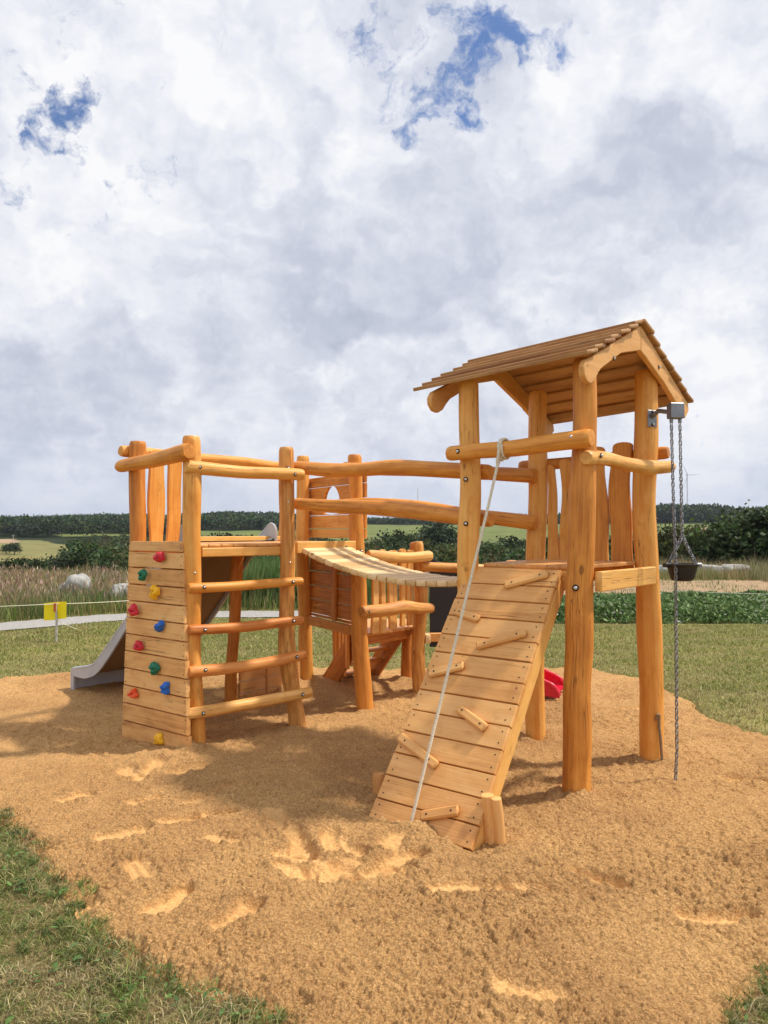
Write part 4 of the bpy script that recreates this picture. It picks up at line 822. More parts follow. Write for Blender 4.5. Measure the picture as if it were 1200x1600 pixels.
Wood(BA).beam(A(-1.95, 6.33, 1.42), A(-.88, 7.78, 1.42), .10, .05).build('beam', W_LOG, TA)
Wood(BA).beam(A(-1.96, 6.19, 1.42), A(-1.46, 5.77, 1.42), .10, .05).build('beam', W_LOG, TA)
Wood(BA).beam(A(-1.70, 6.62, 1.525), A(-1.02, 7.54, 1.525), .045, .045, tint=.3).build('sill', W_BEAM, TA)
# climbing wall
cBL, cBR, cTL, cTR = A(-2.044, 6.038, 0), A(-1.412, 5.557, 0), A(-2.035, 6.15, 1.52), A(-1.478, 5.64, 1.525)
cN = unit(A(-.606, -.796, .03))
CW = Wood(BA); zs = [1.52, 1.435, 1.31, 1.178, 1.048, .918, .79, .658, .524, .392, .258, .122, -.14]; rgn = np.random.default_rng(14)
for k in range(12):
    z1, z0 = zs[k] / 1.52, zs[k + 1] / 1.52; e = .0026
    L0 = cBL + (cTL - cBL) * (z0 + e) + cN * 0; R0 = cBR + (cTR - cBR) * (z0 + e); L1 = cBL + (cTL - cBL) * (z1 - e); R1 = cBR + (cTR - cBR) * (z1 - e)
    EX = unit(R0 - L0); EY = unit((L1 - L0) - EX * np.dot(L1 - L0, EX)); q2 = lambda p: (float(np.dot(p - L0, EX)), float(np.dot(p - L0, EY)))
    j = rgn.uniform(-.003, .003, 4); ol = [A(*q2(L0)) + (j[0], 0), A(*q2(R0)) + (j[1], 0), A(*q2(R1)) + (j[1], 0), A(*q2(L1)) + (j[0], 0)]
    if k == 0:
        (lx, ly), (rx_, ry) = ol[3], ol[2]; ol = ol[:2] + [(rx_, ry - .04), (rx_ - .012, ry - .012), (rx_ - .04, ry), (lx + .04, ly), (lx + .012, ly - .012), (lx, ly - .04)]
    NN = np.cross(EX, EY); h = rgn.uniform(-.001, .001)
    CW.ext(ol, L0 - NN * (.036 - h), EX, EY, .036, bev=.004, tint=rgn.uniform(.25, .68))
    wdt = np.linalg.norm(R0 - L0)
    for xx in (.022, wdt - .022):
        for yy in (.025, (zs[k] - zs[k + 1]) - .03): CW.dot(L0 + EX * xx + EY * yy + NN * h, NN, .0045)
cw = CW.build('climbing_wall', [W_WALL, M_DARK], TA)
def hold(colour, c, r, seed):
    rg_ = np.random.default_rng(seed); ph = rg_.uniform(0, 6.28, 4); X = unit(np.cross(UP, cN)); Y = np.cross(cN, X); P = []; F = []; ns, nr_ = 22, 9
    sx_, sy_ = rg_.uniform(.8, 1.1), rg_.uniform(.95, 1.25); q = int(rg_.integers(2, 4))
    for i in range(nr_):
        u = i / (nr_ - 1); rr = math.cos(max(0, u * 1.35 - .12)) if u < .95 else .0; hh = .045 * math.sin(min(1.57, u * 1.75)) - (.014 if u > .85 else 0) * ((u - .85) / .15)
        rr = r * (math.cos(u * 1.5708) ** .6 if u < 1 else 0.02)
        for j in range(ns):
            t_ = j / ns * 6.2832; lump = 1 + .20 * math.sin(q * t_ + ph[0]) + .10 * math.sin(5 * t_ + ph[1] + u * 3); k_ = 1 + .25 * math.sin(q * t_ + ph[2])
            P.append(np.asarray(c) + X * rr * lump * math.cos(t_) * sx_ + Y * rr * lump * math.sin(t_) * sy_ + cN * (hh * k_ - .003))
    for i in range(nr_ - 1):
        for j in range(ns): jj = (j + 1) % ns; F.append((i * ns + j, i * ns + jj, (i + 1) * ns + jj, (i + 1) * ns + j))
    F.append(tuple((nr_ - 1) * ns + j for j in range(ns))); MI = [0] * len(F); k0 = len(P)
    top = np.mean(P[-ns:], 0) + cN * .003; P += [top + (X * math.cos(t_) + Y * math.sin(t_)) * .009 for t_ in np.arange(8) * .7854]; F.append(tuple(k0 + j for j in range(8))); MI.append(1)
    o = poly_obj('climbing_hold', np.array(P), F, [HOLD[colour], M_DARK], cw, 60, MI); o['label'] = colour + ' lumpy climbing hold'; return o
for k, (colr, c, r) in enumerate([('red', (-1.677, 5.785, 1.403), .040), ('green', (-1.84, 5.907, 1.257), .042), ('yellow', (-1.715, 5.809, 1.138), .040), ('red', (-1.927, 5.968, .983), .044), ('blue', (-1.663, 5.764, .887), .036),
                                  ('red', (-1.872, 5.921, .719), .046), ('green', (-1.709, 5.794, .57), .041), ('blue', (-1.606, 5.713, .437), .043), ('orange', (-1.916, 5.947, .348), .038), ('yellow', (-1.66, 5.746, .053), .037)]):
    c = np.array(c); hold(colr, c, r, 30 + k)
# ladder rungs
for pts, r, mt, lb in (([(-1.425, 5.615, 1.182), (-1.05, 5.90, 1.186), (-.648, 6.13, 1.198)], .037, W_LOG, None), ([(-1.418, 5.615, .872), (-1.05, 5.90, .868), (-.645, 6.13, .893)], .039, W_RED, 'reddish log rung'),
                       ([(-1.415, 5.615, .580), (-1.0, 5.92, .572), (-.62, 6.13, .614)], .042, W_RED, 'reddish log rung'), ([(-1.43, 5.615, .268), (-1.0, 5.92, .272), (-.575, 6.13, .322)], .045, W_YEL, 'yellowish log rung')):
    o = log(TA, 'rung', pts, [r, r * 1.02, r * .95], mat=mt, crook=.004)
    if lb: o['label'] = lb
    bolt(o, A(*pts[0]) + A(.085, .045, .004) + FN * (r + .002), FN, .015); bolt(o, A(*pts[2]) + A(-.09, -.065, .0) + FN * (r + .001), FN, .015)
# guard rails
o = log(TA, 'rail', [(-2.145, 6.235, 2.110), (-1.80, 5.92, 2.135), (-1.40, 5.555, 2.172)], [.054, .056, .061]); bolt(o, (-1.50, 5.578, 2.18), unit(A(-.3, -.9, .2)), .013)
o = log(TA, 'rail', [(-1.452, 5.62, 2.062), (-1.1, 5.87, 2.045), (-.9, 6.0, 2.045), (-.645, 6.135, 2.042)], [.050, .047, .044, .046]); bolt(o, (-1.352, 5.645, 2.066), unit(A(.35, -.9, .1)), .014); bolt(o, (-.70, 6.055, 2.043), FN, .014)
log(TA, 'rail', [(-2.13, 6.22, 2.245), (-1.7, 6.80, 2.25), (-1.2, 7.45, 2.24), (-.80, 7.98, 2.235)], [.046, .045, .047, .045])
for c0, wdt, zt, k in (((-1.895, 6.40), .135, 2.27, 0), ((-1.79, 6.545), .13, 2.28, 1), ((-.985, 7.58), .10, 2.30, 2)):
    Wood(BA).plank(A(*c0, 1.34), A(.64, .77, 0), A(.77, -.64, 0), UP, wdt, .032, zt - 1.34, wave=.010, roundtop=.03, tint=.35 + .1 * k).build('baluster', W_LOG, TA)
# window panel and closed side below it
po, qo = A(-.19, 6.90, 0), A(-.77, 7.90, 0); EXp = unit(qo - po); NP = np.cross(EXp, UP); LW = np.linalg.norm(qo - po)
WP = Wood(BA); rows_ = [1.525, 1.618, 1.75, 1.895, 2.03, 2.135]; hc, hw_, zc0, zc1 = LW * .55, .185, 1.765, 2.032
def hx(z): u = (z - (zc0 + .03)) / (zc1 - zc0 - .03); return hw_ * math.sqrt(max(0, 1 - max(0, u) ** 2.2)) if z >= zc0 else 0
for k in range(5):
    z0, z1 = rows_[k] + .003, rows_[k + 1] - .003; tn = .3 + .12 * k
    if z1 <= zc0 or z0 >= zc1: WP.ext([(-.03, z0), (LW + .02, z0), (LW + .02, z1), (-.03, z1)], po, EXp, UP, .03, tint=tn); continue
    zz_ = np.linspace(max(z0, zc0), min(z1, zc1), 12)
    WP.ext([(-.03, z0)] + ([(hc, z0)] if z0 < zc0 else []) + [(hc - hx(z), z) for z in zz_] + ([(hc, z1)] if z1 > zc1 else []) + [(-.03, z1)], po, EXp, UP, .03, tint=tn, bev=.003)
    WP.ext([(LW + .02, z0), (LW + .02, z1)] + ([(hc + .001, z1)] if z1 > zc1 else []) + [(hc + hx(z), z) for z in zz_[::-1]] + ([(hc + .001, z0)] if z0 < zc0 else []), po, EXp, UP, .03, tint=tn, bev=.003)
o = WP.build('window_panel', W_LOG, TA); o['label'] = 'board panel with an arched opening'
LP = Wood(BA); rr_ = [.735, .765, .91, 1.05, 1.192, 1.33, 1.46]
for k in range(6): LP.ext([(.02, rr_[k] + .004), (LW - .02, rr_[k] + .004), (LW - .02, rr_[k + 1] - .004), (.02, rr_[k + 1] - .004)], po, EXp, UP, .028, tint=.7 + .03 * k)
LP.plank(po + EXp * LW * .47 + UP * .74 - NP * .014, EXp, NP, UP, .09, .026, .66, tint=.7)
LP.beam(po + EXp * .05 + UP * .69 - NP * .02, qo - EXp * .05 + UP * .69 - NP * .02, .085, .05, tint=.6); LP.build('side_panel', W_LOG, TA)
lp0, lp1 = A(-1.365, 7.24, 0), A(-.87, 7.85, 0); EXl = unit(lp1 - lp0); LL = np.linalg.norm(lp1 - lp0); KP = Wood(BA)
for z0, z1 in ((-.1, .07), (.076, .185), (.191, .33)): KP.ext([(0, z0), (LL, z0), (LL, z1), (0, z1)], lp0, EXl, UP, .03, tint=.4)
KP.plank(lp0 + EXl * LL * .42 + UP * -.05 + A(.02, -.016, 0), EXl, np.cross(EXl, UP), UP, .035, .02, .37, tint=.9); KP.build('kick_panel', W_BRD, TA)

# ================================================================ GREY SLIDE
def slide(name, label, cat, O, d, width, prof, tops, lows, mat, matu, rim=.016, th=.022, lip=None, sidein=0.):
    """trough slide: prof = bed (s, z); tops / lows = edges of the side walls (s, z)"""
    d = unit(A(*d, 0)); w_ = A(-d[1], d[0], 0) * -1; root = thing(name, label, cat, (O[0] + d[0], O[1] + d[1], 0))
    def curve(pts, n=48):
        P = np.array(pts, float); out = []
        for i in range(len(P) - 1):
            p0 = P[i - 1] if i else 2 * P[0] - P[1]; p3 = P[i + 2] if i + 2 < len(P) else 2 * P[-1] - P[-2]; p1, p2 = P[i], P[i + 1]
            for t_ in np.linspace(0, 1, 7)[:-1]: out.append(.5 * (2 * p1 + (p2 - p0) * t_ + (2 * p0 - 5 * p1 + 4 * p2 - p3) * t_ ** 2 + (3 * p1 - p0 - 3 * p2 + p3) * t_ ** 3))
        out.append(P[-1]); return np.array(out)
    O3 = A(O[0], O[1], 0); at3 = lambda s_, z, q: O3 + d * s_ + w_ * q + UP * z
    B = curve(prof); V = []; F = []; MI = []; nb = len(B); qs = [0, .06, .25, .5, .75, .94, 1.0]; dipv = [0.03, .006, 0, 0, 0, .006, .03]
    for h in (0, -.016):
        for s_, z in B:
            for q, dv in zip(qs, dipv): V.append(at3(s_, z + h + dv, q * width))
    m = len(qs)
    for L_ in (0, 1):
        for i in range(nb - 1):
            for j in range(m - 1):
                a = L_ * nb * m + i * m + j; f = (a, a + 1, a + m + 1, a + m); F.append(f[::-1] if L_ else f); MI.append(L_)
    if lip is not None:
        s_, z = B[-1]; k0 = len(V)
        for q in (0, width):
            V += [at3(s_ - .004, z, q), at3(s_ + .02, z - .02, q), at3(s_ + .024, -.15, q), at3(s_ + .0, -.15, q)]
        for j in range(4): jj = (j + 1) % 4; F.append((k0 + j, k0 + jj, k0 + 4 + jj, k0 + 4 + j)); MI.append(0)
    poly_obj('slide_bed', np.array(V), F, [mat, matu], root, 45, MI)
    T, Lw = curve(tops), curve(lows)
    for q in (0, width):
        V2 = []; F2 = []; o_ = at3(0, 0, q - th / 2); out2 = [tuple(p) for p in T] + [tuple(p) for p in Lw[::-1]]
        if lip is not None: out2 = [tuple(p) for p in T] + [(T[-1][0] + .006, -.15), (T[-1][0] - .035, -.15), (T[-1][0] - .04, Lw[-1][1])] + [tuple(p) for p in Lw[::-1] if p[0] < T[-1][0] - .05]
        n_ = len(out2); k0 = 0
        for h in (0, th): V2 += [o_ + d * a + UP * b + w_ * h for a, b in out2]
        for j in range(n_): jj = (j + 1) % n_; F2.append((j, jj, n_ + jj, n_ + j))
        F2.append(tuple(range(n_ - 1, -1, -1))); F2.append(tuple(range(n_, 2 * n_)))
        o = poly_obj('side_wall', np.array(V2), F2, mat, root)
        V2, F2 = [], []; tube(V2, F2, [at3(a, b, q) for a, b in T] + ([at3(T[-1][0], -.14, q)] if lip is not None else []), rim, 8); poly_obj('rim', V2, F2, mat, o)
    return root
slide('wide_slide', 'wide grey slide running down behind the climbing wall to the left', 'slide', (-1.70, 6.62), (-.786, .618), 1.0,
      [(-.05, 1.505), (.12, 1.49), (.30, 1.36), (.6, 1.02), (1.0, .61), (1.25, .37), (1.40, .245), (1.55, .20), (1.70, .18), (1.80, .165)],
      [(-.06, 1.50), (-.055, 1.61), (-.01, 1.66), (.06, 1.63), (.28, 1.42), (.6, 1.10), (.85, .80), (1.20, .48), (1.36, .335), (1.50, .275), (1.80, .222)],
      [(-.06, 1.47), (.10, 1.45), (.28, 1.33), (.6, .97), (.9, .655), (1.2, .35), (1.36, .22), (1.48, .17), (1.60, .148), (1.80, .155)], M_SLIDE, M_SLIDEU, lip=1)
slide('red_slide', 'small red plastic slide ending in the sand behind the ramp', 'slide', (.92, 7.97), (.93, -.37), .40,
      [(0, .62), (.12, .59), (.30, .44), (.53, .24), (.66, .13), (.78, .085), (.92, .07)], [(0, .74), (.12, .71), (.30, .56), (.53, .36), (.66, .245), (.78, .185), (.88, .14), (.94, .055)],
      [(0, .58), (.12, .55), (.30, .40), (.53, .19), (.66, .085), (.78, .045), (.94, .03)], M_RED, M_RED, rim=.02, th=.02)

# ================================================================ PLANK BRIDGE
BR = thing('hanging_bridge', 'sagging slatted bridge with log hand rails between the two towers', 'bridge', (0, 6.0, 0)); BB = BASE[BR.name]
n0_, f0_, n1b, f1b = A(-.685, 6.30, 0), A(-.30, 6.74, 0), A(.655, 5.21, 0), A(1.03, 5.66, 0)
zb = lambda t_: 1.463 - .64 * t_ + .46 * t_ * t_
SL = Wood(BB); N_ = 19; rgn = np.random.default_rng(17)
for k in range(N_):
    t_ = (k + .4) / N_; a = n0_ + (n1b - n0_) * t_; b = f0_ + (f1b - f0_) * t_; sl_ = -.64 + .92 * t_; T3 = unit((n1b - n0_) + UP * sl_)
    a = a + UP * (zb(t_) - .02 + rgn.uniform(-.002, .002)); b = b + UP * (zb(t_) - .02 + rgn.uniform(-.002, .002)); Zd = unit(b - a); ov = rgn.uniform(-.006, .006, 2)
    SL.plank(a + Zd * ov[0], T3, np.cross(Zd, T3), Zd, .081, .042, np.linalg.norm(b - a) + ov[1], bev=.006, tint=rgn.uniform(.1, .9))
SL.build('slats', W_PALE, BR)
for s_, e_ in ((n0_, n1b), (f0_, f1b)):
    V, F = [], []; ins = unit((f0_ - n0_) if s_ is n0_ else (n0_ - f0_)) * .07
    tube(V, F, [s_ + ins + (e_ - s_) * t_ + UP * (zb(t_) - .044) for t_ in np.linspace(-.03, 1.02, 24)], .007, 6)
    o = poly_obj('cable', V, F, M_STEEL, BR)
    V, F = [], []; box(V, F, s_ + ins + UP * 1.458, unit(e_ - s_), unit(ins), UP, .05, .03, .03); poly_obj('shackle', V, F, M_STEEL, o)
log(BR, 'rail', [(-.735, 6.31, 2.118), (-.45, 6.09, 2.085), (-.2, 5.90, 2.070), (.06, 5.69, 2.066), (.25, 5.53, 2.045), (.5, 5.32, 2.015), (.712, 5.13, 1.985)], [.052, .055, .056, .060, .060, .054, .052], crook=.004)
log(BR, 'rail', [(-.735, 6.31, 1.822), (-.3, 5.97, 1.785), (.0, 5.73, 1.755), (.3, 5.47, 1.725), (.72, 5.125, 1.672)], [.046, .054, .056, .056, .050], tint=.6)
log(BR, 'rail', [(-.36, 6.83, 2.165), (.2, 6.42, 2.11), (.7, 6.07, 2.06), (1.135, 5.765, 2.0)], [.045, .05, .052, .055])
log(BR, 'rail', [(-.41, 6.84, 1.85), (-.1, 6.63, 1.835), (.4, 6.28, 1.78), (.75, 6.03, 1.72), (1.14, 5.76, 1.655)], [.03, .044, .048, .052, .055])

# ================================================================ LOW PLATFORM
TC = thing('low_play_platform', 'low wooden platform with board railing and steps behind the bridge', 'play platform', (.1, 7.6, 0)); BC = BASE[TC.name]
log(TC, 'post', [(.344, 7.57, -.2), (.338, 7.54, .4), (.362, 7.5, .95), (.335, 7.5, 1.25), (.312, 7.5, 1.49)], [.070, .067, .062, .064, .064], mat=W_YEL)
log(TC, 'post', [(-.49, 8.27, -.2), (-.495, 8.27, .6)], [.066, .062], tint=.8); log(TC, 'post', [(.255, 8.3, -.2), (.25, 8.28, .60)], [.066, .062], tint=.8); log(TC, 'post', [(1.30, 7.76, -.2), (1.29, 7.74, 1.30)], [.066, .060])
GU = unit(A(.585, .65, 0)); GN = A(GU[1], -GU[0], 0)
log(TC, 'rail', [(-.14, 6.90, 1.375), (.05, 7.04, 1.352), (.22, 7.22, 1.350), (.44, 7.445, 1.366)], [.046, .050, .048, .050], mat=W_YEL)
o = log(TC, 'rail', [(-.195, 6.755, .885), (0, 6.95, .885), (.18, 7.14, .897), (.33, 7.30, .868), (.455, 7.435, .856)], [.052, .056, .058, .050, .048], mat=W_YEL, wob=.06); bolt(o, A(-.15, 6.75, .893) + GN * .03, GN, .013); bolt(o, A(.41, 7.34, .862) + GN * .005, GN, .013)
log(TC, 'rail', [(.355, 7.425, 1.262), (.8, 7.50, 1.225), (1.32, 7.66, 1.19)], [.045, .047, .045], mat=W_YEL)
for t_, wdt, zb_, k in ((.115, .085, .66, 0), (.235, .075, .655, 1), (.395, .118, .68, 2), (.555, .075, .69, 3), (.68, .085, .69, 4)):
    c0 = A(-.15, 6.97, 0) + A(.585, .65, 0) * t_
    Wood(BC).plank(A(c0[0], c0[1], zb_), GU, GN, UP, wdt, .03, 1.415 + .012 * (k % 2) - zb_, wave=.007, roundtop=.02, tint=.3 + .08 * k).build('baluster', W_YEL, TC)
wd = Wood(BC)
for k in range(8):
    f = (k + .5) / 8; a = A(-.16, 7.03, .648) * (1 - f) + A(.30, 7.60, .648) * f; b = A(-.46, 8.22, .648) * (1 - f) + A(.26, 8.24, .648) * f; wd.beam(a, b, .027, .088, tint=.5)
wd.build('deck', W_BRD, TC)
Wood(BC).beam(A(-.20, 7.12, .588), A(.27, 7.66, .588), .092, .05, tint=.9).build('beam', W_LOG, TC)
Wood(BC).beam(A(.36, 7.62, .545), A(.76, 7.685, .545), .085, .05, tint=.4).build('beam', W_BRD, TC)
Wood(BC).beam(A(.43, 7.50, .545), A(.30, 8.25, .545), .085, .05, tint=.3).build('beam', W_PALE, TC)
Wood(BC).ext([(0, 0), (.31, 0), (.31, .79), (.26, .805), (.20, .815), (.14, .842), (.08, .852), (.04, .880), (0, .885)], A(.455, 7.72, .44), A(.99, .13, 0), UP, .02, bev=.002).build('blackboard', M_CHAR, TC)
ST = Wood(BC); sO = A(.20, 8.22, .63); sd2 = unit(A(-.72, .69, 0)); sw2 = A(-.69, -.72, 0)
for q in (0, .62):
    ST.beam(sO + sw2 * q + UP * -.03, sO + sw2 * q + sd2 * .55 - UP * .70, .20, .036, up=UP, tint=.85)
for k in range(5):
    f = (k + .3) / 5; ST.beam(sO + sd2 * .55 * f - UP * (.65 * f), sO + sw2 * .62 + sd2 * .55 * f - UP * (.65 * f), .03, .13, tint=.7)
ST.build('steps', W_LOG, TC)
for k, (q, zl, zh) in enumerate(((.06, .02, .56), (.20, .10, .57), (.33, .2, .58))):
    c0 = A(-.47, 8.16, 0) + A(.30, -.95, 0) * q; Wood(BC).plank(A(c0[0], c0[1], zl), A(.3, -.95, 0), A(.95, .3, 0), UP, .085, .028, zh - zl, tint=.5).build('baluster', W_LOG, TC)

# ================================================================ SAND HOIST
HO = thing('bucket_hoist', 'black rubber bucket hanging on chains from a steel arm on the roofed tower', 'bucket hoist', (1.87, 4.98, 0)); BH = BASE[HO.name]
V, F = [], []; hc_ = A(1.932, 5.085, 2.392); pl_ = A(1.850, 5.292, 2.372); pd = unit(hc_ - pl_ - UP * (hc_ - pl_)[2]); ps = np.cross(pd, UP)
box(V, F, pl_ , ps, UP, pd, .078, .118, .008); tube(V, F, [pl_ + UP * .012, pl_ + pd * .06 + UP * .045, hc_ - UP * .012], .016, 10); br = poly_obj('bracket', V, F, M_STEEL, HO)
for zz in (-.042, .046): bolt(br, pl_ + pd * .0045 + UP * zz, pd, .011)
V, F = [], []; hx_ = unit(A(1, .12, 0)); hy_ = A(-hx_[1], hx_[0], 0); box(V, F, hc_, hx_, hy_, UP, .092, .062, .105, .006)
for sx_ in (-.030, .030): tube(V, F, [hc_ + hx_ * sx_ - UP * .05, hc_ + hx_ * sx_ - UP * .078], .012, 10)
poly_obj('pulley_box', V, F, M_STEEL, HO)
def chain(name, path, pitch=.0235, r=.0034, wid=.0092):
    P = np.array(path, float); L = np.concatenate([[0], np.cumsum(np.linalg.norm(np.diff(P, axis=0), axis=1))]); n = int(L[-1] / pitch); V, F = [], []; jr = np.random.default_rng(2)
    for k in range(n):
        q = (k + .5) * L[-1] / n; c = np.array([np.interp(q, L, P[:, i]) for i in range(3)]); c2 = np.array([np.interp(min(q + .01, L[-1]), L, P[:, i]) for i in range(3)]); c1 = np.array([np.interp(max(q - .01, 0), L, P[:, i]) for i in range(3)])
        T = unit(c2 - c1); a = (.6 if k % 2 else 2.17) + jr.uniform(-.15, .15); s_ = unit(np.cross(T, A(math.cos(a), math.sin(a), .1))); hl = pitch * .5 + r * .9 - wid * .5
        lk = [c + T * (hl * (1 if abs(t_) < 1.5708 else -1) + wid * math.cos(t_) * .9) + s_ * wid * math.sin(t_) for t_ in np.linspace(-3.1416, 3.1416, 13)[:-1]]
        tube(V, F, lk, r, 6, True)
    return poly_obj(name, V, F, M_STEEL, HO, 70)
hb = A(1.955, 5.055, 1.325)
cA = hc_ - hx_ * .030 - UP * .078; cB = hc_ + hx_ * .030 - UP * .078; ringp = A(1.962, 5.07, 1.565)
chain('chain', [cA, cA * .5 + A(1.895, 5.02, 1.4) * .5, (1.888, 4.99, 1.40), (1.878, 4.97, .8), (1.868, 4.945, .2), (1.846, 4.925, -.03)])
chain('chain', [cB, ringp])
chain('chain', [ringp, hb + A(-.092, -.01, .055)], .026, .0042, .0105); chain('chain', [ringp, hb + A(.092, .01, .055)], .026, .0042, .0105)
V, F = [], []; prof_ = [(.0, -.055), (.050, -.055), (.066, -.050), (.075, -.036), (.090, .020), (.096, .040), (.102, .047), (.107, .050), (.108, .056), (.098, .058), (.086, .035), (.070, -.035), (.0, -.044)]; sg_ = 28
for r, z in prof_: V += [hb + A(max(r, .0005) * math.cos(t_), max(r, .0005) * math.sin(t_), z) for t_ in np.arange(sg_) * 6.2832 / sg_]
for i in range(len(prof_) - 1):
    for j in range(sg_): jj = (j + 1) % sg_; F.append((i * sg_ + j, i * sg_ + jj, (i + 1) * sg_ + jj, (i + 1) * sg_ + j))
bk = poly_obj('bucket', np.array(V), F, M_RUBBER, HO, 50)
for s_ in (-1, 1):
    V, F = [], []; box(V, F, hb + A(.108 * s_, .012 * s_, .048), A(1, .1, 0), A(-.1, 1, 0), UP, .03, .05, .028, .005); poly_obj('lug', V, F, M_RUBBER if s_ < 0 else M_STEEL, bk)

# ================================================================ BOUNDARY LINE, BOULDERS, FAR THINGS
mk = thing('marker_post', 'thin grey stake with a bent yellow sheet behind it on the lawn', 'marker', (-4.71, 11.1, 0))
V, F = [], []; tube(V, F, [(-4.71, 11.1, -.1), (-4.705, 11.1, .3), (-4.72, 11.1, .56)], [.018, .016, .014], 8); poly_obj('stake', V, F, M_STAKE, mk)
V, F = [], []; tube(V, F, [(-4.728, 11.088, .44), (-4.722, 11.084, .555)], .019, 8); o = poly_obj('stake_cap', V, F, simple('red_paint', (.40, .09, .03), .6), mk)
P = []; F = []
for h_ in (0, .004):
    for x_, y_, b_, t_ in ((-4.888, 11.10, .305, .555), (-4.735, 11.122, .315, .568), (-4.68, 11.125, .325, .572), (-4.565, 11.09, .340, .582)): P += [A(x_, y_ + h_, b_), A(x_, y_ + h_, t_)]
for q in range(3): F += [(q * 2, q * 2 + 2, q * 2 + 3, q * 2 + 1), (8 + q * 2 + 1, 8 + q * 2 + 3, 8 + q * 2 + 2, 8 + q * 2), (q * 2, q * 2 + 8, q * 2 + 10, q * 2 + 2), (q * 2 + 1, q * 2 + 3, q * 2 + 11, q * 2 + 9)]
F += [(0, 1, 9, 8), (6, 14, 15, 7)]; poly_obj('yellow_sheet', np.array(P), F, M_YELLOW, mk, 20)
V, F = [], []; tube(V, F, [(-4.70, 11.09, .33), (-4.66, 11.08, .30), (-4.61, 11.10, .26), (-4.45, 11.2, .17)], .004, 6); poly_obj('loose_tape', V, F, M_TAPE, mk)
def cord(pts, label):
    V, F = [], []; P = []
    for (a, b) in zip(pts[:-1], pts[1:]):
        for t_ in np.linspace(0, 1, 10)[:-1]: P.append(A(*a) * (1 - t_) + A(*b) * t_ - UP * .10 * t_ * (1 - t_))
    P.append(A(*pts[-1])); t0 = thing('boundary_cord', label, 'cord', pts[0]); tube(V, F, P, .0055, 6); poly_obj('cord_line', V, F, M_TAPE, t0)
cord([(-9.0, 10.0, .52), (-4.715, 11.1, .545), (-3.15, 12.6, .55)], 'thin cream cord strung past the yellow marker along the gravel path')
cord([(2.95, 17.6, .42), (7.6, 15.3, .34), (11.5, 13.6, .35)], 'thin cream cord strung over the leafy crop bed at the right')
gs_ = 'bare stakes holding the boundary cord'
def plain_stake(x, y, h, label):
    s_ = thing('cord_stake', label, 'stake', (x, y, 0), gs_); V, F = [], []; tube(V, F, [(x, y, -.1), (x + .01, y, h)], [.016, .014], 8); poly_obj('stake_rod', V, F, M_STAKE, s_)
plain_stake(-3.15, 12.6, .56, 'bare stake behind the front ladder post at the cord end'); plain_stake(2.95, 17.6, .46, 'bare stake at the left end of the crop bed cord')
def boulder(c, sx, sy, sz, label, seed, group, flat=0):
    rg_ = np.random.default_rng(seed); P = []; F = []; ns, nr_ = 28, 16; o3 = rg_.uniform(0, 50, 2)
    for i in range(nr_ + 1):
        ph = -1.2 + i / nr_ * 2.77
        for j in range(ns):
            t_ = j / ns * 6.2832; ca, sa = math.cos(t_), math.sin(t_); pw = .45 if flat else .8
            q = A(math.copysign(abs(ca) ** pw, ca) * abs(math.cos(ph)) ** pw, math.copysign(abs(sa) ** pw, sa) * abs(math.cos(ph)) ** pw, math.sin(ph)); P.append(q)
    P = np.array(P); f = 1 + .16 * perlin(P[:, 0] * 1.7 + o3[0], P[:, 1] * 1.7 + P[:, 2] * 1.3) + .05 * perlin(P[:, 0] * 6 + o3[1], P[:, 1] * 6 + P[:, 2] * 5)
    P = P * f[:, None] * A(sx, sy, sz) + A(*c)
    for i in range(nr_):
        for j in range(ns): jj = (j + 1) % ns; F.append((i * ns + j, i * ns + jj, (i + 1) * ns + jj, (i + 1) * ns + j))
    F.append(tuple(nr_ * ns + j for j in range(ns)))
    b_ = thing('boulder' if not flat else 'stone_block', label, 'boulder' if not flat else 'stone block', (c[0], c[1], 0), group); poly_obj('rock', P, F, M_STONE, b_, 50)
GB = 'pale boulders in the dry grass'
boulder((-6.9, 17.4, .36), .25, .3, .25, 'largest pale domed boulder rising out of the dry grass', 1, GB); boulder((-7.2, 17.5, .30), .15, .2, .12, 'small pale boulder touching the left side of the largest one', 2, GB); boulder((-5.85, 17.2, .20), .22, .3, .22, 'pale boulder half hidden by the left edge of the climbing wall', 3, GB)
GK = 'pale stone blocks beyond the crop'
for k, (x_, w__, lb) in enumerate(((10.4, .62, 'grey stone block behind the right post of the roofed tower'), (11.7, .64, 'pale stone block right below the hanging bucket, middle of the row'), (12.95, .54, 'grey stone block at the right end of the row by the dry grass'))):
    boulder((x_, 28 + .2 * k, .10), w__, .33, .25, lb, 10 + k, GK, 1)
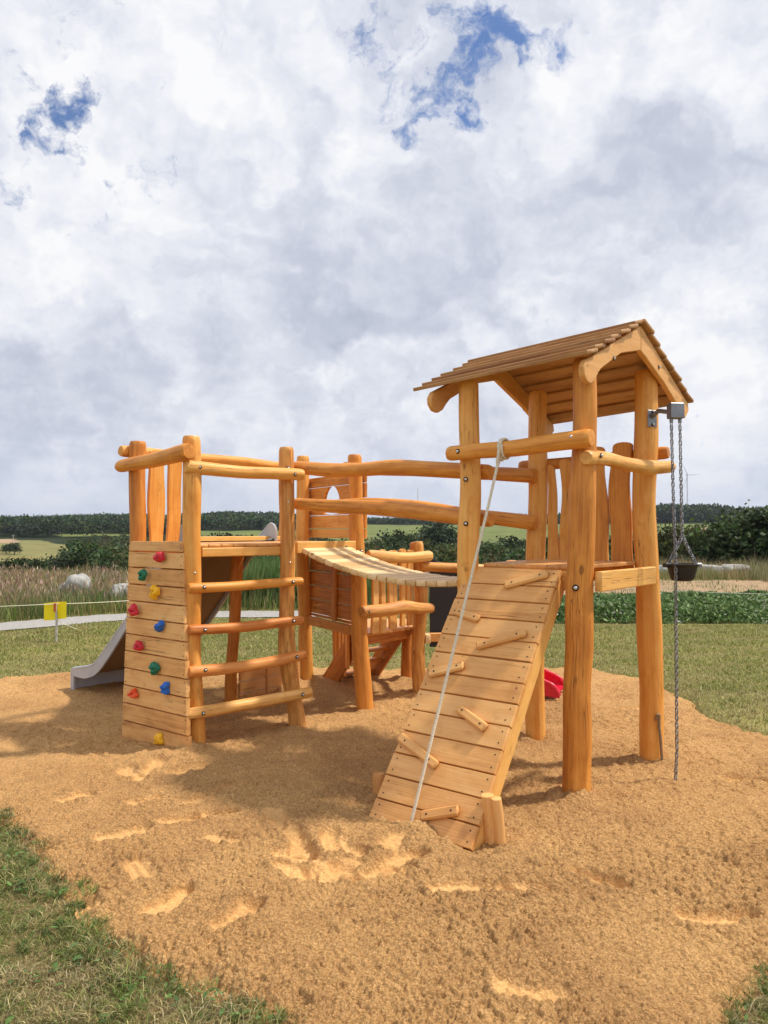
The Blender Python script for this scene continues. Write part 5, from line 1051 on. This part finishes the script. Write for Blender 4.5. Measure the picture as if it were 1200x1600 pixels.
# wind turbine far behind the ridge
d_ = 2500.; x_ = (1074.5 - 600) / 1203 * d_; zg = float(terrain(A(x_), A(d_))[0]); hub = A(x_, d_, yz(742, d_))
WT = thing('wind_turbine', 'white wind turbine standing far behind the wooded ridge', 'wind turbine', (x_, d_, zg))
V, F = [], []; tube(V, F, [(x_, d_, zg - 3), (x_, d_, hub[2])], [2.9, 1.5], 14); poly_obj('tower', V, F, M_WHITE, WT)
V, F = [], []; box(V, F, hub + A(0, 2, 0), A(1, 0, 0), UP, A(0, 1, 0), 4, 4, 11, .4); poly_obj('nacelle', V, F, M_WHITE, WT)
V, F = [], []; tube(V, F, [hub + A(0, -4, 0), hub + A(0, -6, 0), hub + A(0, -7.2, 0)], [2.0, 1.7, .5], 12); hb_ = poly_obj('rotor_hub', V, F, M_WHITE, WT)
for a in (-1.5, -112, 113):
    dr = A(math.sin(R(90 + a)) if False else math.cos(R(a + 3)), 0, math.sin(R(a + 3))); V, F = [], []
    tube(V, F, [hub + A(0, -5, 0) + dr * q for q in (0, 4, 10, 25, 40)], [1.1, 1.5, 1.7, 1.0, .3], 8); poly_obj('blade', V, F, M_WHITE, WT)
def mast(px, d, ytop, r, label, name, group=None, arm=False):
    x = (px - 600) / 1203 * d; z = float(terrain(A(x), A(float(d)))[0]); t0 = thing(name, label, 'mast' if not arm else 'utility pole', (x, d, z), group); V, F = [], []
    tube(V, F, [(x, d, z - 1), (x, d, yz(ytop, d))], [r, r * .6], 8); poly_obj('pole', V, F, M_STAKE, t0)
    if arm: V, F = [], []; box(V, F, A(x, d, yz(ytop, d) - .8), A(1, .3, 0), A(-.3, 1, 0), UP, 2.2, .15, .15, .01); poly_obj('cross_arm', V, F, M_STAKE, t0)
mast(653, 1500, 763, .75, 'thin radio mast on the horizon above the bridge rails', 'radio_mast')
mast(21, 440, 835, .16, 'utility pole at the edge of the pale meadow on the left', 'utility_pole', 'utility poles on the far slopes', True); mast(144, 560, 825, .18, 'utility pole in front of the far forest left of the climbing wall', 'utility_pole', 'utility poles on the far slopes', True)
hx0 = (630 - 600) / 1203 * 205; zh = float(terrain(A(hx0), A(205.))[0]); HS_ = thing('house', 'small white gabled house half hidden by valley trees', 'house', (hx0, 205, zh)); hz = yz(844, 205); b0 = A(hx0, 205, 0)
V, F = [], []; P = [b0 + A(a, b, c) for b in (0, 5) for a, c in ((-1.1, zh - 1), (1.1, zh - 1), (1.1, hz), (0, hz + 1.4), (-1.1, hz))]; F = [(4, 3, 2, 1, 0), (5, 6, 7, 8, 9), (0, 1, 6, 5), (1, 2, 7, 6), (4, 0, 5, 9)]; poly_obj('wall', np.array(P), F, M_WHITE, HS_)
P = []; F = []
for s_ in (-1, 1):
    k0 = len(P); P += [b0 + A(1.4 * s_, -.3, hz - .3), b0 + A(1.4 * s_, 5.3, hz - .3), b0 + A(0, 5.3, hz + 1.55), b0 + A(0, -.3, hz + 1.55), b0 + A(1.4 * s_, -.3, hz - .15), b0 + A(1.4 * s_, 5.3, hz - .15), b0 + A(0, 5.3, hz + 1.7), b0 + A(0, -.3, hz + 1.7)]
    F += [tuple(k0 + i for i in f) for f in ((0, 1, 2, 3), (7, 6, 5, 4), (0, 4, 5, 1), (0, 3, 7, 4), (1, 5, 6, 2))]
poly_obj('roof', np.array(P), F, simple('slate', (.10, .09, .09), .8), HS_)

# ================================================================ AIR
hm = bpy.data.materials.new('haze_air'); hm.use_nodes = True; t = NT(hm.node_tree); t.N.remove(t.N['Principled BSDF'])
pv = t.n('ShaderNodeVolumePrincipled', {'Color': (.80, .87, 1.0), 'Density': .00007, 'Anisotropy': .2}); t.L.new(pv.outputs[0], t.N['Material Output'].inputs['Volume'])
V, F = [], []; box(V, F, A(0, 0, 112), A(1, 0, 0), A(0, 1, 0), UP, 18600, 18600, 256, .01); o = poly_obj('haze', V, F, hm, None); o['kind'] = 'stuff'; o['label'] = 'thin bluish summer haze over the whole landscape'
